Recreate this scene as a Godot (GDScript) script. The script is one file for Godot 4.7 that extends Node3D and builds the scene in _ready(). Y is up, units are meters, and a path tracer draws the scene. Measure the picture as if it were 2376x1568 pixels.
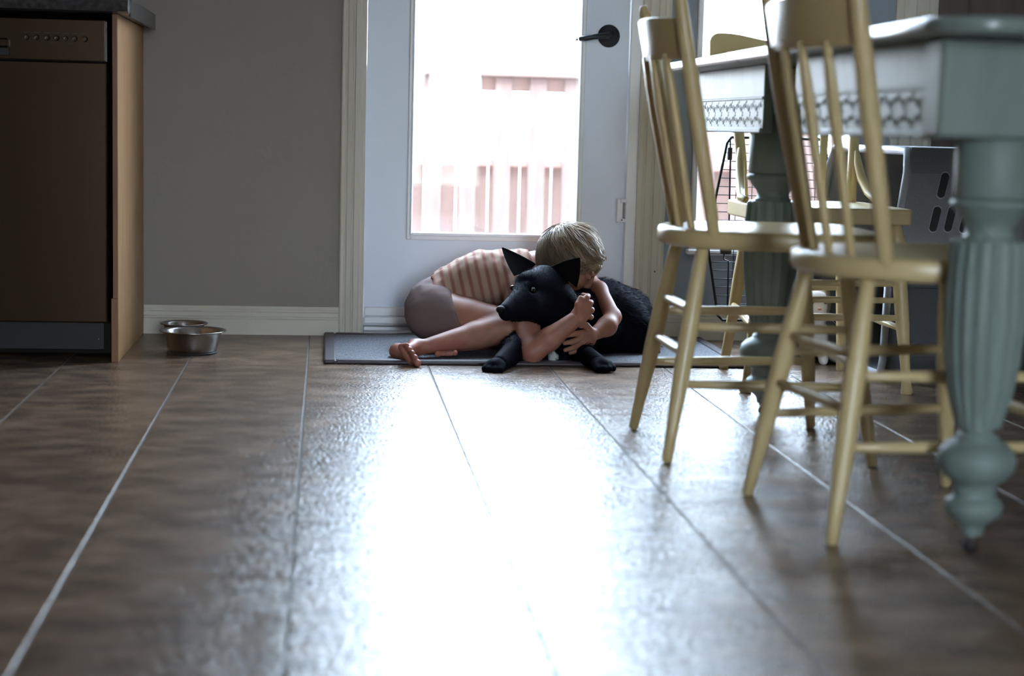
extends Node3D

# ------------------------------------------------------------------ mesh helpers
class MB:
	var v := PackedVector3Array()
	var g := PackedInt32Array()
	func tri(a: Vector3, b: Vector3, c: Vector3, sg := 0) -> void:
		v.append(a); v.append(b); v.append(c); g.append(sg)
	func quad(a: Vector3, b: Vector3, c: Vector3, d: Vector3, sg := 0) -> void:
		tri(a, b, c, sg); tri(a, c, d, sg)
	# every closed primitive is turned so that its faces run clockwise seen from outside
	func fix(from: int) -> void:
		var vol := 0.0
		var o := v[from]
		for i in range(from, v.size(), 3):
			vol += (v[i] - o).dot((v[i + 1] - o).cross(v[i + 2] - o))
		if vol > 0.0:
			for i in range(from, v.size(), 3):
				var t := v[i + 1]
				v[i + 1] = v[i + 2]
				v[i + 2] = t
	func box(lo: Vector3, hi: Vector3, bev := 0.002, xf := Transform3D()) -> MB:
		var s := v.size()
		var c := (lo + hi) * 0.5
		var h := (hi - lo) * 0.5
		var b: float = minf(bev, minf(h.x, minf(h.y, h.z)) * 0.9)
		var P := func(sx: float, sy: float, sz: float, ax: int) -> Vector3:
			var q := Vector3(sx * (h.x - (0.0 if ax == 0 else b)), sy * (h.y - (0.0 if ax == 1 else b)), sz * (h.z - (0.0 if ax == 2 else b)))
			return xf * (c + q)
		for ax in 3:
			for sg in [-1.0, 1.0]:
				var q: Array[Vector3] = []
				for uv in [[-1.0, -1.0], [1.0, -1.0], [1.0, 1.0], [-1.0, 1.0]]:
					var w := [0.0, 0.0, 0.0]
					w[ax] = sg; w[(ax + 1) % 3] = uv[0]; w[(ax + 2) % 3] = uv[1]
					q.append(P.call(w[0], w[1], w[2], ax))
				if sg < 0: q.reverse()
				quad(q[0], q[1], q[2], q[3], -1)
		for ax in 3:
			var u := (ax + 1) % 3
			var t := (ax + 2) % 3
			for su in [-1.0, 1.0]:
				for st in [-1.0, 1.0]:
					var q: Array[Vector3] = []
					for e in [[-1.0, u], [1.0, u], [1.0, t], [-1.0, t]]:
						var w := [0.0, 0.0, 0.0]
						w[ax] = e[0]; w[u] = su; w[t] = st
						q.append(P.call(w[0], w[1], w[2], e[1]))
					if su * st > 0: q.reverse()
					quad(q[3], q[2], q[1], q[0], -1)
		for sx in [-1.0, 1.0]:
			for sy in [-1.0, 1.0]:
				for sz in [-1.0, 1.0]:
					var q: Array[Vector3] = [P.call(sx, sy, sz, 0), P.call(sx, sy, sz, 1), P.call(sx, sy, sz, 2)]
					if sx * sy * sz < 0: q.reverse()
					tri(q[0], q[1], q[2], -1)
		fix(s)
		return self
	# a tube through points, each with its own radius; rx squashes it sideways
	func tube(p: Array, r: Array, seg := 10, sg := 1, squash := 1.0, side := Vector3.ZERO, round_ends := true) -> MB:
		var s := v.size()
		var rings := []
		var up := Vector3.ZERO
		var n := p.size()
		for i in n:
			var d: Vector3 = (p[mini(i + 1, n - 1)] - p[maxi(i - 1, 0)]).normalized()
			if up == Vector3.ZERO:
				up = side if side != Vector3.ZERO else (Vector3.UP if absf(d.y) < 0.8 else Vector3.RIGHT)
			up = (up - d * up.dot(d)).normalized()
			var w := d.cross(up)
			var ring := []
			for k in seg:
				var a := TAU * k / seg
				ring.append(p[i] + (up * cos(a) + w * sin(a) * squash) * r[i])
			rings.append(ring)
		for i in n - 1:
			for k in seg:
				var k2 := (k + 1) % seg
				quad(rings[i][k], rings[i][k2], rings[i + 1][k2], rings[i + 1][k], sg)
		for e in [0, n - 1]:
			var d: Vector3 = (p[0] - p[1]).normalized() if e == 0 else (p[n - 1] - p[n - 2]).normalized()
			var tip: Vector3 = p[e] + d * (r[e] * 0.45 if round_ends else 0.0)
			var mid := []
			for k in seg:
				mid.append(p[e] + (rings[e][k] - p[e]) * 0.72 + d * (r[e] * 0.3 if round_ends else 0.0))
			for k in seg:
				var k2 := (k + 1) % seg
				var q := [rings[e][k], mid[k], mid[k2], rings[e][k2]]
				if e == 0:
					quad(q[0], q[1], q[2], q[3], sg if round_ends else sg + 1)
					tri(mid[k], tip, mid[k2], sg if round_ends else sg + 1)
				else:
					quad(q[3], q[2], q[1], q[0], sg if round_ends else sg + 1)
					tri(mid[k2], tip, mid[k], sg if round_ends else sg + 1)
		fix(s)
		return self
	# a turned profile of (radius, height); fl = number of flutes between heights f0 and f1
	func lathe(prof: Array, at: Vector3, seg := 24, sg := 1, fl := 0, f0 := 0.0, f1 := 0.0, depth := 0.1, xf := Transform3D()) -> MB:
		var s := v.size()
		var rings := []
		for q in prof:
			var ring := []
			for k in seg:
				var a := TAU * k / seg
				var r: float = q.x
				if fl > 0 and q.y >= f0 and q.y <= f1:
					r *= 1.0 - depth * pow(absf(sin(a * fl * 0.5)), 0.6) + depth * 0.5
				ring.append(xf * (at + Vector3(cos(a) * r, q.y, sin(a) * r)))
			rings.append(ring)
		for i in prof.size() - 1:
			for k in seg:
				var k2 := (k + 1) % seg
				quad(rings[i][k], rings[i][k2], rings[i + 1][k2], rings[i + 1][k], sg)
		for e in [0, prof.size() - 1]:
			var c: Vector3 = xf * (at + Vector3(0, prof[e].y, 0))
			if prof[e].x > 0.0005:
				for k in seg:
					var k2 := (k + 1) % seg
					if e == 0: tri(rings[e][k2], rings[e][k], c, sg + 1)
					else: tri(rings[e][k], rings[e][k2], c, sg + 1)
		fix(s)
		return self
	# an outline in local x/y pushed along local z by len, with bevelled rims
	func prism(pts: PackedVector2Array, xf: Transform3D, length: float, bev := 0.0, sg := -1) -> MB:
		var s := v.size()
		var layers := [[0.0, 0.0], [length, 0.0]]
		if bev > 0.0:
			layers = [[0.0, bev], [bev * 0.3, bev * 0.3], [bev, 0.0], [length - bev, 0.0], [length - bev * 0.3, bev * 0.3], [length, bev]]
		var rings := []
		for l in layers:
			var q := pts
			if l[1] > 0.0:
				q = inset(pts, l[1])
			var ring := []
			for a in q:
				ring.append(xf * Vector3(a.x, a.y, l[0]))
			rings.append(ring)
		var n := pts.size()
		for i in rings.size() - 1:
			for k in n:
				var k2 := (k + 1) % n
				quad(rings[i][k], rings[i][k2], rings[i + 1][k2], rings[i + 1][k], sg)
		var t := Geometry2D.triangulate_polygon(pts)
		var ccw := not Geometry2D.is_polygon_clockwise(pts)
		for i in range(0, t.size(), 3):
			var q := [t[i], t[i + 1], t[i + 2]]
			var ar := (pts[q[1]] - pts[q[0]]).cross(pts[q[2]] - pts[q[0]])
			if (ar > 0) != ccw: q.reverse()
			tri(rings[0][q[2]], rings[0][q[1]], rings[0][q[0]], 7 if sg >= 0 else -1)
			var m := rings.size() - 1
			tri(rings[m][q[0]], rings[m][q[1]], rings[m][q[2]], 8 if sg >= 0 else -1)
		fix(s)
		return self
	func inset(pts: PackedVector2Array, d: float) -> PackedVector2Array:
		var o := PackedVector2Array()
		var n := pts.size()
		var sgn := -1.0 if Geometry2D.is_polygon_clockwise(pts) else 1.0
		for i in n:
			var e1 := (pts[i] - pts[(i + n - 1) % n]).normalized()
			var e2 := (pts[(i + 1) % n] - pts[i]).normalized()
			var n1 := Vector2(-e1.y, e1.x) * sgn
			var n2 := Vector2(-e2.y, e2.x) * sgn
			var b := (n1 + n2)
			o.append(pts[i] + b / maxf(b.length_squared() * 0.5, 0.3) * d * 1.0)
		return o
	func ball(c: Vector3, r: Vector3, seg := 16, sg := 1, xf := Transform3D()) -> MB:
		var s := v.size()
		var m := seg / 2
		for i in m:
			for k in seg:
				var q := []
				for e in [[i, k], [i, k + 1], [i + 1, k + 1], [i + 1, k]]:
					var th: float = PI * e[0] / m
					var ph: float = TAU * (e[1] % seg) / seg
					q.append(xf * (c + Vector3(sin(th) * cos(ph) * r.x, cos(th) * r.y, sin(th) * sin(ph) * r.z)))
				if i > 0: tri(q[0], q[1], q[2], sg)
				if i < m - 1: tri(q[0], q[2], q[3], sg)
				elif i == m - 1 and i == 0: tri(q[0], q[2], q[3], sg)
		fix(s)
		return self
	func mesh() -> ArrayMesh:
		var st := SurfaceTool.new()
		st.begin(Mesh.PRIMITIVE_TRIANGLES)
		for i in g.size():
			st.set_smooth_group(g[i])
			for k in 3:
				st.add_vertex(v[i * 3 + k])
		st.generate_normals()
		return st.commit()

# ------------------------------------------------------------------ soft bodies: a distance field meshed as surface nets
class Hull:
	var v := PackedVector3Array()
	var n := PackedVector3Array()
	var c := PackedColorArray()
	var idx := PackedInt32Array()
	func mesh() -> ArrayMesh:
		var a := []
		a.resize(Mesh.ARRAY_MAX)
		a[Mesh.ARRAY_VERTEX] = v
		a[Mesh.ARRAY_NORMAL] = n
		if c.size() == v.size(): a[Mesh.ARRAY_COLOR] = c
		a[Mesh.ARRAY_INDEX] = idx
		var m := ArrayMesh.new()
		m.add_surface_from_arrays(Mesh.PRIMITIVE_TRIANGLES, a)
		return m

class Blob:
	var lo: Vector3
	var cell: float
	var nx: int
	var ny: int
	var nz: int
	var f := PackedFloat32Array()
	func _init(a: Vector3, b: Vector3, size: float) -> void:
		lo = a; cell = size
		nx = int((b.x - a.x) / size) + 2
		ny = int((b.y - a.y) / size) + 2
		nz = int((b.z - a.z) / size) + 2
		f.resize(nx * ny * nz)
		f.fill(1.0)
	func cap(a: Vector3, b: Vector3, ra: float, rb: float, k := 0.015) -> Blob:
		var m := maxf(ra, rb) + k + cell * 2.5
		var p0 := (Vector3(minf(a.x, b.x) - m, minf(a.y, b.y) - m, minf(a.z, b.z) - m) - lo) / cell
		var p1 := (Vector3(maxf(a.x, b.x) + m, maxf(a.y, b.y) + m, maxf(a.z, b.z) + m) - lo) / cell
		var ab := b - a
		var il := 1.0 / maxf(ab.length_squared(), 1e-9)
		var dr := rb - ra
		for z in range(maxi(0, int(p0.z)), mini(nz, int(p1.z) + 1)):
			for y in range(maxi(0, int(p0.y)), mini(ny, int(p1.y) + 1)):
				var i := (z * ny + y) * nx
				var pa := Vector3(lo.x, lo.y + y * cell, lo.z + z * cell) - a
				for x in range(maxi(0, int(p0.x)), mini(nx, int(p1.x) + 1)):
					var q := pa + Vector3(x * cell, 0, 0)
					var t := clampf(q.dot(ab) * il, 0.0, 1.0)
					var d := (q - ab * t).length() - ra - dr * t
					var o := f[i + x]
					var h := k - absf(o - d)
					f[i + x] = minf(o, d) - (h * h * 0.25 / k if h > 0.0 else 0.0)
		return self
	func ell(c: Vector3, bs: Basis, r: Vector3, k := 0.015, cut := false) -> Blob:
		var m := maxf(r.x, maxf(r.y, r.z)) + k + cell * 2.5
		var p0 := (c - Vector3.ONE * m - lo) / cell
		var p1 := (c + Vector3.ONE * m - lo) / cell
		var inv := bs.transposed()
		for z in range(maxi(0, int(p0.z)), mini(nz, int(p1.z) + 1)):
			for y in range(maxi(0, int(p0.y)), mini(ny, int(p1.y) + 1)):
				var i := (z * ny + y) * nx
				for x in range(maxi(0, int(p0.x)), mini(nx, int(p1.x) + 1)):
					var q := inv * (lo + Vector3(x, y, z) * cell - c)
					var e := q / r
					var k0 := e.length()
					var k1 := (e / r).length()
					var d := k0 * (k0 - 1.0) / maxf(k1, 1e-5)
					var o := f[i + x]
					if cut:
						var h2 := k - absf(o + d)
						f[i + x] = maxf(o, -d) + (h2 * h2 * 0.25 / k if h2 > 0.0 else 0.0)
					else:
						var h := k - absf(o - d)
						f[i + x] = minf(o, d) - (h * h * 0.25 / k if h > 0.0 else 0.0)
		return self
	func clip(nrm: Vector3, at: Vector3) -> Blob:   # keeps the side that nrm points away from
		var w := nrm.normalized()
		for z in nz:
			for y in ny:
				var i := (z * ny + y) * nx
				for x in nx:
					var d := w.dot(lo + Vector3(x, y, z) * cell - at)
					if d > f[i + x]: f[i + x] = d
		return self
	func ripple(amp: float, freq: float, seed_: int, squash := Vector3.ONE) -> Blob:   # wrinkles
		var nz_ := FastNoiseLite.new()
		nz_.noise_type = FastNoiseLite.TYPE_SIMPLEX_SMOOTH
		nz_.seed = seed_
		nz_.frequency = freq
		nz_.fractal_octaves = 2
		for z in nz:
			for y in ny:
				var i := (z * ny + y) * nx
				for x in nx:
					if absf(f[i + x]) < amp * 2.0 + cell * 2.5:
						f[i + x] += amp * nz_.get_noise_3dv((lo + Vector3(x, y, z) * cell) * squash)
		return self
	func into(s: Hull, col = null) -> void:
		var at := PackedInt32Array()
		at.resize(nx * ny * nz)
		at.fill(-1)
		var base := s.v.size()
		var sx := 1
		var sy := nx
		var sz := nx * ny
		var lim := cell * 2.2
		var offs := [0, sx, sy, sx + sy, sz, sx + sz, sy + sz, sx + sy + sz]
		var edges := [[0, 1], [2, 3], [4, 5], [6, 7], [0, 2], [1, 3], [4, 6], [5, 7], [0, 4], [1, 5], [2, 6], [3, 7]]
		var cor := [Vector3(0, 0, 0), Vector3(1, 0, 0), Vector3(0, 1, 0), Vector3(1, 1, 0), Vector3(0, 0, 1), Vector3(1, 0, 1), Vector3(0, 1, 1), Vector3(1, 1, 1)]
		var live := PackedInt32Array()
		for z in nz - 1:
			for y in ny - 1:
				var row := (z * ny + y) * nx
				for x in nx - 1:
					var i := row + x
					if absf(f[i]) > lim: continue
					var neg := 0
					for o in offs:
						if f[i + o] < 0.0: neg += 1
					if neg == 0 or neg == 8: continue
					var sum := Vector3.ZERO
					var cnt := 0
					for e in edges:
						var d0 := f[i + offs[e[0]]]
						var d1 := f[i + offs[e[1]]]
						if (d0 < 0.0) != (d1 < 0.0):
							var t := d0 / (d0 - d1)
							sum += cor[e[0]] * (1.0 - t) + cor[e[1]] * t
							cnt += 1
					at[i] = s.v.size()
					s.v.append(lo + (Vector3(x, y, z) + sum / cnt) * cell)
					live.append(i)
		var quads := PackedInt32Array()
		for i in live:
			for ax in 3:
				var st: int = [sx, sy, sz][ax]
				var u: int = [sy, sz, sx][ax]
				var w: int = [sz, sx, sy][ax]
				if (f[i] < 0.0) == (f[i + st] < 0.0) or i < u + w: continue
				var q := [at[i], at[i - u], at[i - u - w], at[i - w]]
				if q.min() < 0: continue
				if f[i] < 0.0: q.reverse()
				quads.append_array(PackedInt32Array([q[0], q[1], q[2], q[0], q[2], q[3]]))
		var vol := 0.0
		for k in range(0, quads.size(), 3):
			vol += s.v[quads[k]].dot(s.v[quads[k + 1]].cross(s.v[quads[k + 2]]))
		if vol > 0.0: quads.reverse()
		var nr := PackedVector3Array()
		nr.resize(s.v.size() - base)
		for k in range(0, quads.size(), 3):
			var a := s.v[quads[k]]
			var w := (s.v[quads[k + 2]] - a).cross(s.v[quads[k + 1]] - a)
			for e in 3: nr[quads[k + e] - base] += w
		for k in nr.size():
			s.n.append(nr[k].normalized())
			if col != null: s.c.append(col.call(s.v[base + k], nr[k].normalized()))
		s.idx.append_array(quads)

# ------------------------------------------------------------------ objects
var used := {}
func numbered(called: String) -> String:
	if not used.has(called):
		used[called] = 0
		return called
	used[called] += 1
	return "%s_%03d" % [called, used[called]]
func tag(o: Node, label := "", category := "", group := "", kind := "") -> Node:
	if label: o.set_meta("label", label)
	if category: o.set_meta("category", category)
	if group: o.set_meta("group", group)
	if kind: o.set_meta("kind", kind)
	return o
func thing(called: String, at: Vector3, label := "", category := "", group := "", kind := "") -> Node3D:
	var o := Node3D.new()
	o.name = numbered(called)
	add_child(o, true)
	o.position = at
	return tag(o, label, category, group, kind)
func part(called: String, m, mt: Material, parent: Node) -> MeshInstance3D:
	var o := MeshInstance3D.new()
	var n := called
	var k := 0
	while parent.has_node(n):
		k += 1
		n = "%s_%03d" % [called, k]
	o.name = n if parent != self else numbered(called)
	o.mesh = m.mesh() if not (m is Mesh) else m
	o.material_override = null
	o.mesh.surface_set_material(0, mt)
	o.cast_shadow = GeometryInstance3D.SHADOW_CASTING_SETTING_ON
	parent.add_child(o, true)
	if parent != self: o.position = -origin_of(parent)
	return o
func origin_of(n: Node) -> Vector3:     # parts are written in world metres; this takes the thing's place off again
	var p := Vector3.ZERO
	while n != self and n is Node3D:
		p += n.position
		n = n.get_parent()
	return p
func structure(called: String, m, mt: Material) -> MeshInstance3D:
	var o := part(called, m, mt, self)
	tag(o, "", "", "", "structure")
	return o
func mb() -> MB: return MB.new()

func mat(c: Color, rough := 0.6, metal := 0.0, spec := 0.5) -> StandardMaterial3D:
	var m := StandardMaterial3D.new()
	m.albedo_color = c
	m.roughness = rough
	m.metallic = metal
	m.metallic_specular = spec
	return m
func noise_tex(freq: float, seed_: int, c0: Color, c1: Color, size := 512, octaves := 4, type := FastNoiseLite.TYPE_SIMPLEX_SMOOTH, mids := []) -> NoiseTexture2D:
	var n := FastNoiseLite.new()
	n.noise_type = type
	n.seed = seed_
	n.frequency = freq
	n.fractal_octaves = octaves
	var t := NoiseTexture2D.new()
	t.width = size; t.height = size
	t.seamless = true
	t.noise = n
	var g := Gradient.new()
	g.set_color(0, c0); g.set_color(1, c1)
	for q in mids: g.add_point(q[0], q[1])
	t.color_ramp = g
	return t
func bump_tex(freq: float, seed_: int, strength: float, size := 512, octaves := 3) -> NoiseTexture2D:
	var n := FastNoiseLite.new()
	n.noise_type = FastNoiseLite.TYPE_SIMPLEX_SMOOTH
	n.seed = seed_
	n.frequency = freq
	n.fractal_octaves = octaves
	var t := NoiseTexture2D.new()
	t.width = size; t.height = size
	t.seamless = true
	t.noise = n
	t.as_normal_map = true
	t.bump_strength = strength
	return t
func tri_map(m: StandardMaterial3D, tex: Texture2D, scale: Vector3, world := true) -> StandardMaterial3D:
	m.albedo_texture = tex
	m.uv1_triplanar = true
	m.uv1_world_triplanar = world
	m.uv1_scale = scale
	m.uv1_triplanar_sharpness = 4.0
	return m
func rough_bump(m: StandardMaterial3D, tex: Texture2D, strength: float, scale := Vector3.ZERO, world := true) -> StandardMaterial3D:
	m.normal_enabled = true
	m.normal_texture = tex
	m.normal_scale = strength
	if scale != Vector3.ZERO:
		m.uv1_triplanar = true
		m.uv1_world_triplanar = world
		m.uv1_scale = scale
	return m
func lin(r: float, g: float, b: float) -> Color: return Color(r, g, b).srgb_to_linear()

var M := {}
var rng := RandomNumberGenerator.new()

# ------------------------------------------------------------------ materials
func make_materials() -> void:
	M.wall = rough_bump(mat(Color(0.55, 0.525, 0.495), 0.75, 0, 0.3), bump_tex(0.02, 3, 3.0), 0.35, Vector3.ONE * 2.2)
	M.wall_dark = mat(Color(0.36, 0.26, 0.19), 0.6)
	M.wall_blue = rough_bump(mat(Color(0.54, 0.575, 0.61), 0.75, 0, 0.3), bump_tex(0.02, 3, 3.0), 0.35, Vector3.ONE * 2.2)
	M.ceiling = mat(Color(0.86, 0.85, 0.83), 0.9)
	M.trim = tri_map(mat(Color(1, 1, 1), 0.45, 0, 0.4), noise_tex(0.004, 8, Color(0.73, 0.71, 0.65), Color(0.79, 0.77, 0.71), 256), Vector3(2, 0.6, 2))
	M.door = mat(Color(0.86, 0.90, 0.95), 0.38, 0, 0.45)
	M.vinyl = mat(Color(0.92, 0.93, 0.94), 0.35, 0, 0.45)
	M.grout = mat(Color(0.40, 0.38, 0.365), 0.75, 0, 0.3)
	var stain := [[0.35, Color(0.43, 0.345, 0.28)], [0.62, Color(0.495, 0.405, 0.335)]]
	var ftex := noise_tex(0.006, 21, Color(0.345, 0.275, 0.22), Color(0.575, 0.475, 0.395), 1024, 6, FastNoiseLite.TYPE_SIMPLEX_SMOOTH, stain)
	var fbump := bump_tex(0.10, 5, 6.0, 1024, 4)
	for i in 4:
		var m := rough_bump(mat(Color(1, 1, 1).darkened([0.0, 0.04, 0.07, 0.02][i]), 0.245, 0, 0.58), fbump, 0.32)
		tri_map(m, ftex, Vector3(0.95, 1.0, 1.4))
		m.uv1_offset = Vector3(0.31 * i, 0, 0.47 * i)
		M["tile%d" % i] = m
	M.glass = mat(Color(1, 1, 1, 0.04), 0.02, 0, 0.4)
	M.glass.transparency = BaseMaterial3D.TRANSPARENCY_ALPHA
	M.black_metal = mat(Color(0.16, 0.17, 0.19), 0.4, 0.6)
	M.chrome = mat(Color(0.75, 0.75, 0.76), 0.16, 1.0)
	M.steel = rough_bump(mat(Color(0.62, 0.60, 0.585), 0.27, 1.0), bump_tex(0.05, 6, 2.0, 256), 0.08, Vector3(1, 40, 1))
	M.brushed = rough_bump(mat(Color(0.27, 0.215, 0.17), 0.30, 0.95), bump_tex(0.05, 6, 2.0, 256), 0.12, Vector3(1.5, 60, 1.5))
	M.print = mat(Color(0.20, 0.19, 0.18), 0.5)
	M.dark_plastic = mat(Color(0.115, 0.105, 0.095), 0.7, 0, 0.2)
	M.black = mat(Color(0.05, 0.05, 0.055), 0.6)
	M.maple = tri_map(mat(Color(1, 1, 1), 0.42, 0, 0.45), noise_tex(0.01, 12, Color(0.55, 0.41, 0.265), Color(0.66, 0.515, 0.355), 512, 5), Vector3(6, 0.5, 6))
	M.maple_edge = tri_map(mat(Color(1, 1, 1), 0.5, 0, 0.4), noise_tex(0.01, 13, Color(0.46, 0.31, 0.20), Color(0.56, 0.40, 0.27), 256, 4), Vector3(8, 0.6, 8))
	M.counter = tri_map(mat(Color(1, 1, 1), 0.22, 0, 0.5), noise_tex(0.05, 14, Color(0.16, 0.155, 0.16), Color(0.29, 0.28, 0.28), 256, 5), Vector3.ONE * 3.0)
	M.yellow = tri_map(mat(Color(1, 1, 1), 0.33, 0, 0.5), noise_tex(0.008, 15, Color(0.73, 0.645, 0.46), Color(0.77, 0.685, 0.50), 256, 4), Vector3.ONE * 3.0, false)
	M.teal = tri_map(mat(Color(1, 1, 1), 0.46, 0, 0.35), noise_tex(0.01, 16, Color(0.42, 0.465, 0.44), Color(0.47, 0.515, 0.485), 256, 4), Vector3(5, 1.0, 5))
	M.teal_top = M.teal.duplicate()
	M.teal_top.roughness = 0.28
	M.teal_top.metallic_specular = 0.5
	M.mat_edge = rough_bump(mat(Color(0.245, 0.205, 0.215), 0.5), bump_tex(0.08, 9, 3.0, 256), 0.3, Vector3.ONE * 6.0)
	M.mat_weave = tri_map(mat(Color(1, 1, 1), 0.62, 0, 0.4), noise_tex(0.03, 17, Color(0.28, 0.275, 0.29), Color(0.44, 0.445, 0.47), 512, 5), Vector3(9, 9, 1.4))
	rough_bump(M.mat_weave, bump_tex(0.06, 19, 6.0, 512), 0.6)
	M.cedar = tri_map(mat(Color(1, 1, 1), 0.75, 0, 0.3), noise_tex(0.01, 18, Color(0.52, 0.415, 0.365), Color(0.59, 0.475, 0.425), 512, 5), Vector3(4, 0.5, 4))
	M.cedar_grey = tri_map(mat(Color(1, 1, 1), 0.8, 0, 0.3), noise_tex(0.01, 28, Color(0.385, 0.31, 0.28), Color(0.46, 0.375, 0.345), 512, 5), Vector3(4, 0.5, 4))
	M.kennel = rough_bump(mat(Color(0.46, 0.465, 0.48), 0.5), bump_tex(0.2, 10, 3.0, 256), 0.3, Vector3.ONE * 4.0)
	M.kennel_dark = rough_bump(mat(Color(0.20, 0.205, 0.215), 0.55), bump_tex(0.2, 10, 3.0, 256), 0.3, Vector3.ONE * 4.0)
	M.wire = mat(Color(0.06, 0.075, 0.075), 0.4, 0.5)
	M.skin = mat(Color(1, 1, 1), 0.52, 0, 0.45)
	M.skin.vertex_color_use_as_albedo = true
	M.skin.subsurf_scatter_enabled = true
	M.skin.subsurf_scatter_strength = 0.08
	M.fur = mat(Color(1, 1, 1), 0.66, 0, 0.12)
	M.fur.vertex_color_use_as_albedo = true
	M.coat = mat(Color(1, 1, 1), 0.7, 0, 0.12)
	M.coat.vertex_color_use_as_albedo = true
	M.hair = mat(Color(1, 1, 1), 0.45, 0, 0.5)
	M.hair.vertex_color_use_as_albedo = true
	M.nose = rough_bump(mat(Color(0.035, 0.035, 0.04), 0.55, 0, 0.25), bump_tex(0.3, 4, 4.0, 256), 0.4, Vector3.ONE * 20.0)
	M.eye = mat(Color(0.06, 0.04, 0.03), 0.06)
	M.shirt = rough_bump(mat(Color(1, 1, 1), 0.85, 0, 0.2), bump_tex(0.25, 31, 5.0, 512), 0.35, Vector3.ONE * 8.0)
	M.shirt.vertex_color_use_as_albedo = true
	M.shorts = rough_bump(mat(Color(0.43, 0.36, 0.35), 0.85, 0, 0.2), bump_tex(0.25, 32, 5.0, 512), 0.35, Vector3.ONE * 9.0)
	M.white_house = mat(Color(0.85, 0.85, 0.86), 0.8)
	M.roof = mat(Color(0.42, 0.47, 0.52), 0.8)
	M.ground = mat(Color(0.72, 0.72, 0.71), 0.9)
	M.brown = tri_map(mat(Color(1, 1, 1), 0.5), noise_tex(0.01, 41, Color(0.27, 0.225, 0.205), Color(0.34, 0.29, 0.265), 256, 4), Vector3(5, 0.6, 5))
	M.leaf = mat(Color(0.25, 0.36, 0.22), 0.7)

# ------------------------------------------------------------------ the scene
func _ready() -> void:
	rng.seed = 20
	# camera
	var cam := Camera3D.new()
	cam.name = "camera"
	add_child(cam)
	cam.basis = Basis(Vector3.UP, deg_to_rad(-6.303)) * Basis(Vector3.RIGHT, deg_to_rad(-7.043)) * Basis(Vector3.BACK, deg_to_rad(1.465))
	cam.position = Vector3(0, 0.66, 0)
	var lens := CameraAttributesPhysical.new()
	lens.frustum_focal_length = 12.0 / (784.0 / 4000.0)
	lens.frustum_focus_distance = 4.82
	lens.frustum_near = 0.05
	lens.frustum_far = 200.0
	lens.exposure_aperture = 2.6
	cam.attributes = lens
	cam.fov = rad_to_deg(2.0 * atan(784.0 / 4000.0))
	cam.current = true
	# sky and exposure
	var sky := ProceduralSkyMaterial.new()
	sky.sky_top_color = Color(0.80, 0.90, 1.0)
	sky.sky_horizon_color = Color(0.92, 0.96, 1.0)
	sky.ground_horizon_color = Color(0.93, 0.94, 0.95)
	sky.ground_bottom_color = Color(0.6, 0.6, 0.6)
	sky.sky_energy_multiplier = 6.7
	sky.ground_energy_multiplier = 4.6
	sky.sun_angle_max = 0.0
	var we := WorldEnvironment.new()
	we.name = "environment"
	var env := Environment.new()
	env.background_mode = Environment.BG_SKY
	env.sky = Sky.new()
	env.sky.sky_material = sky
	env.tonemap_mode = Environment.TONE_MAPPER_LINEAR
	env.tonemap_exposure = 0.52
	env.sdfgi_enabled = true
	env.ssao_enabled = true
	env.ssil_enabled = true
	we.environment = env
	add_child(we)
	make_materials()
	room()
	back_door()
	side_window()
	outdoors()
	kitchen()
	floor_mat()
	bowls()
	table()
	chairs()
	kennel_and_cat()
	dog()
	child()

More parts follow.
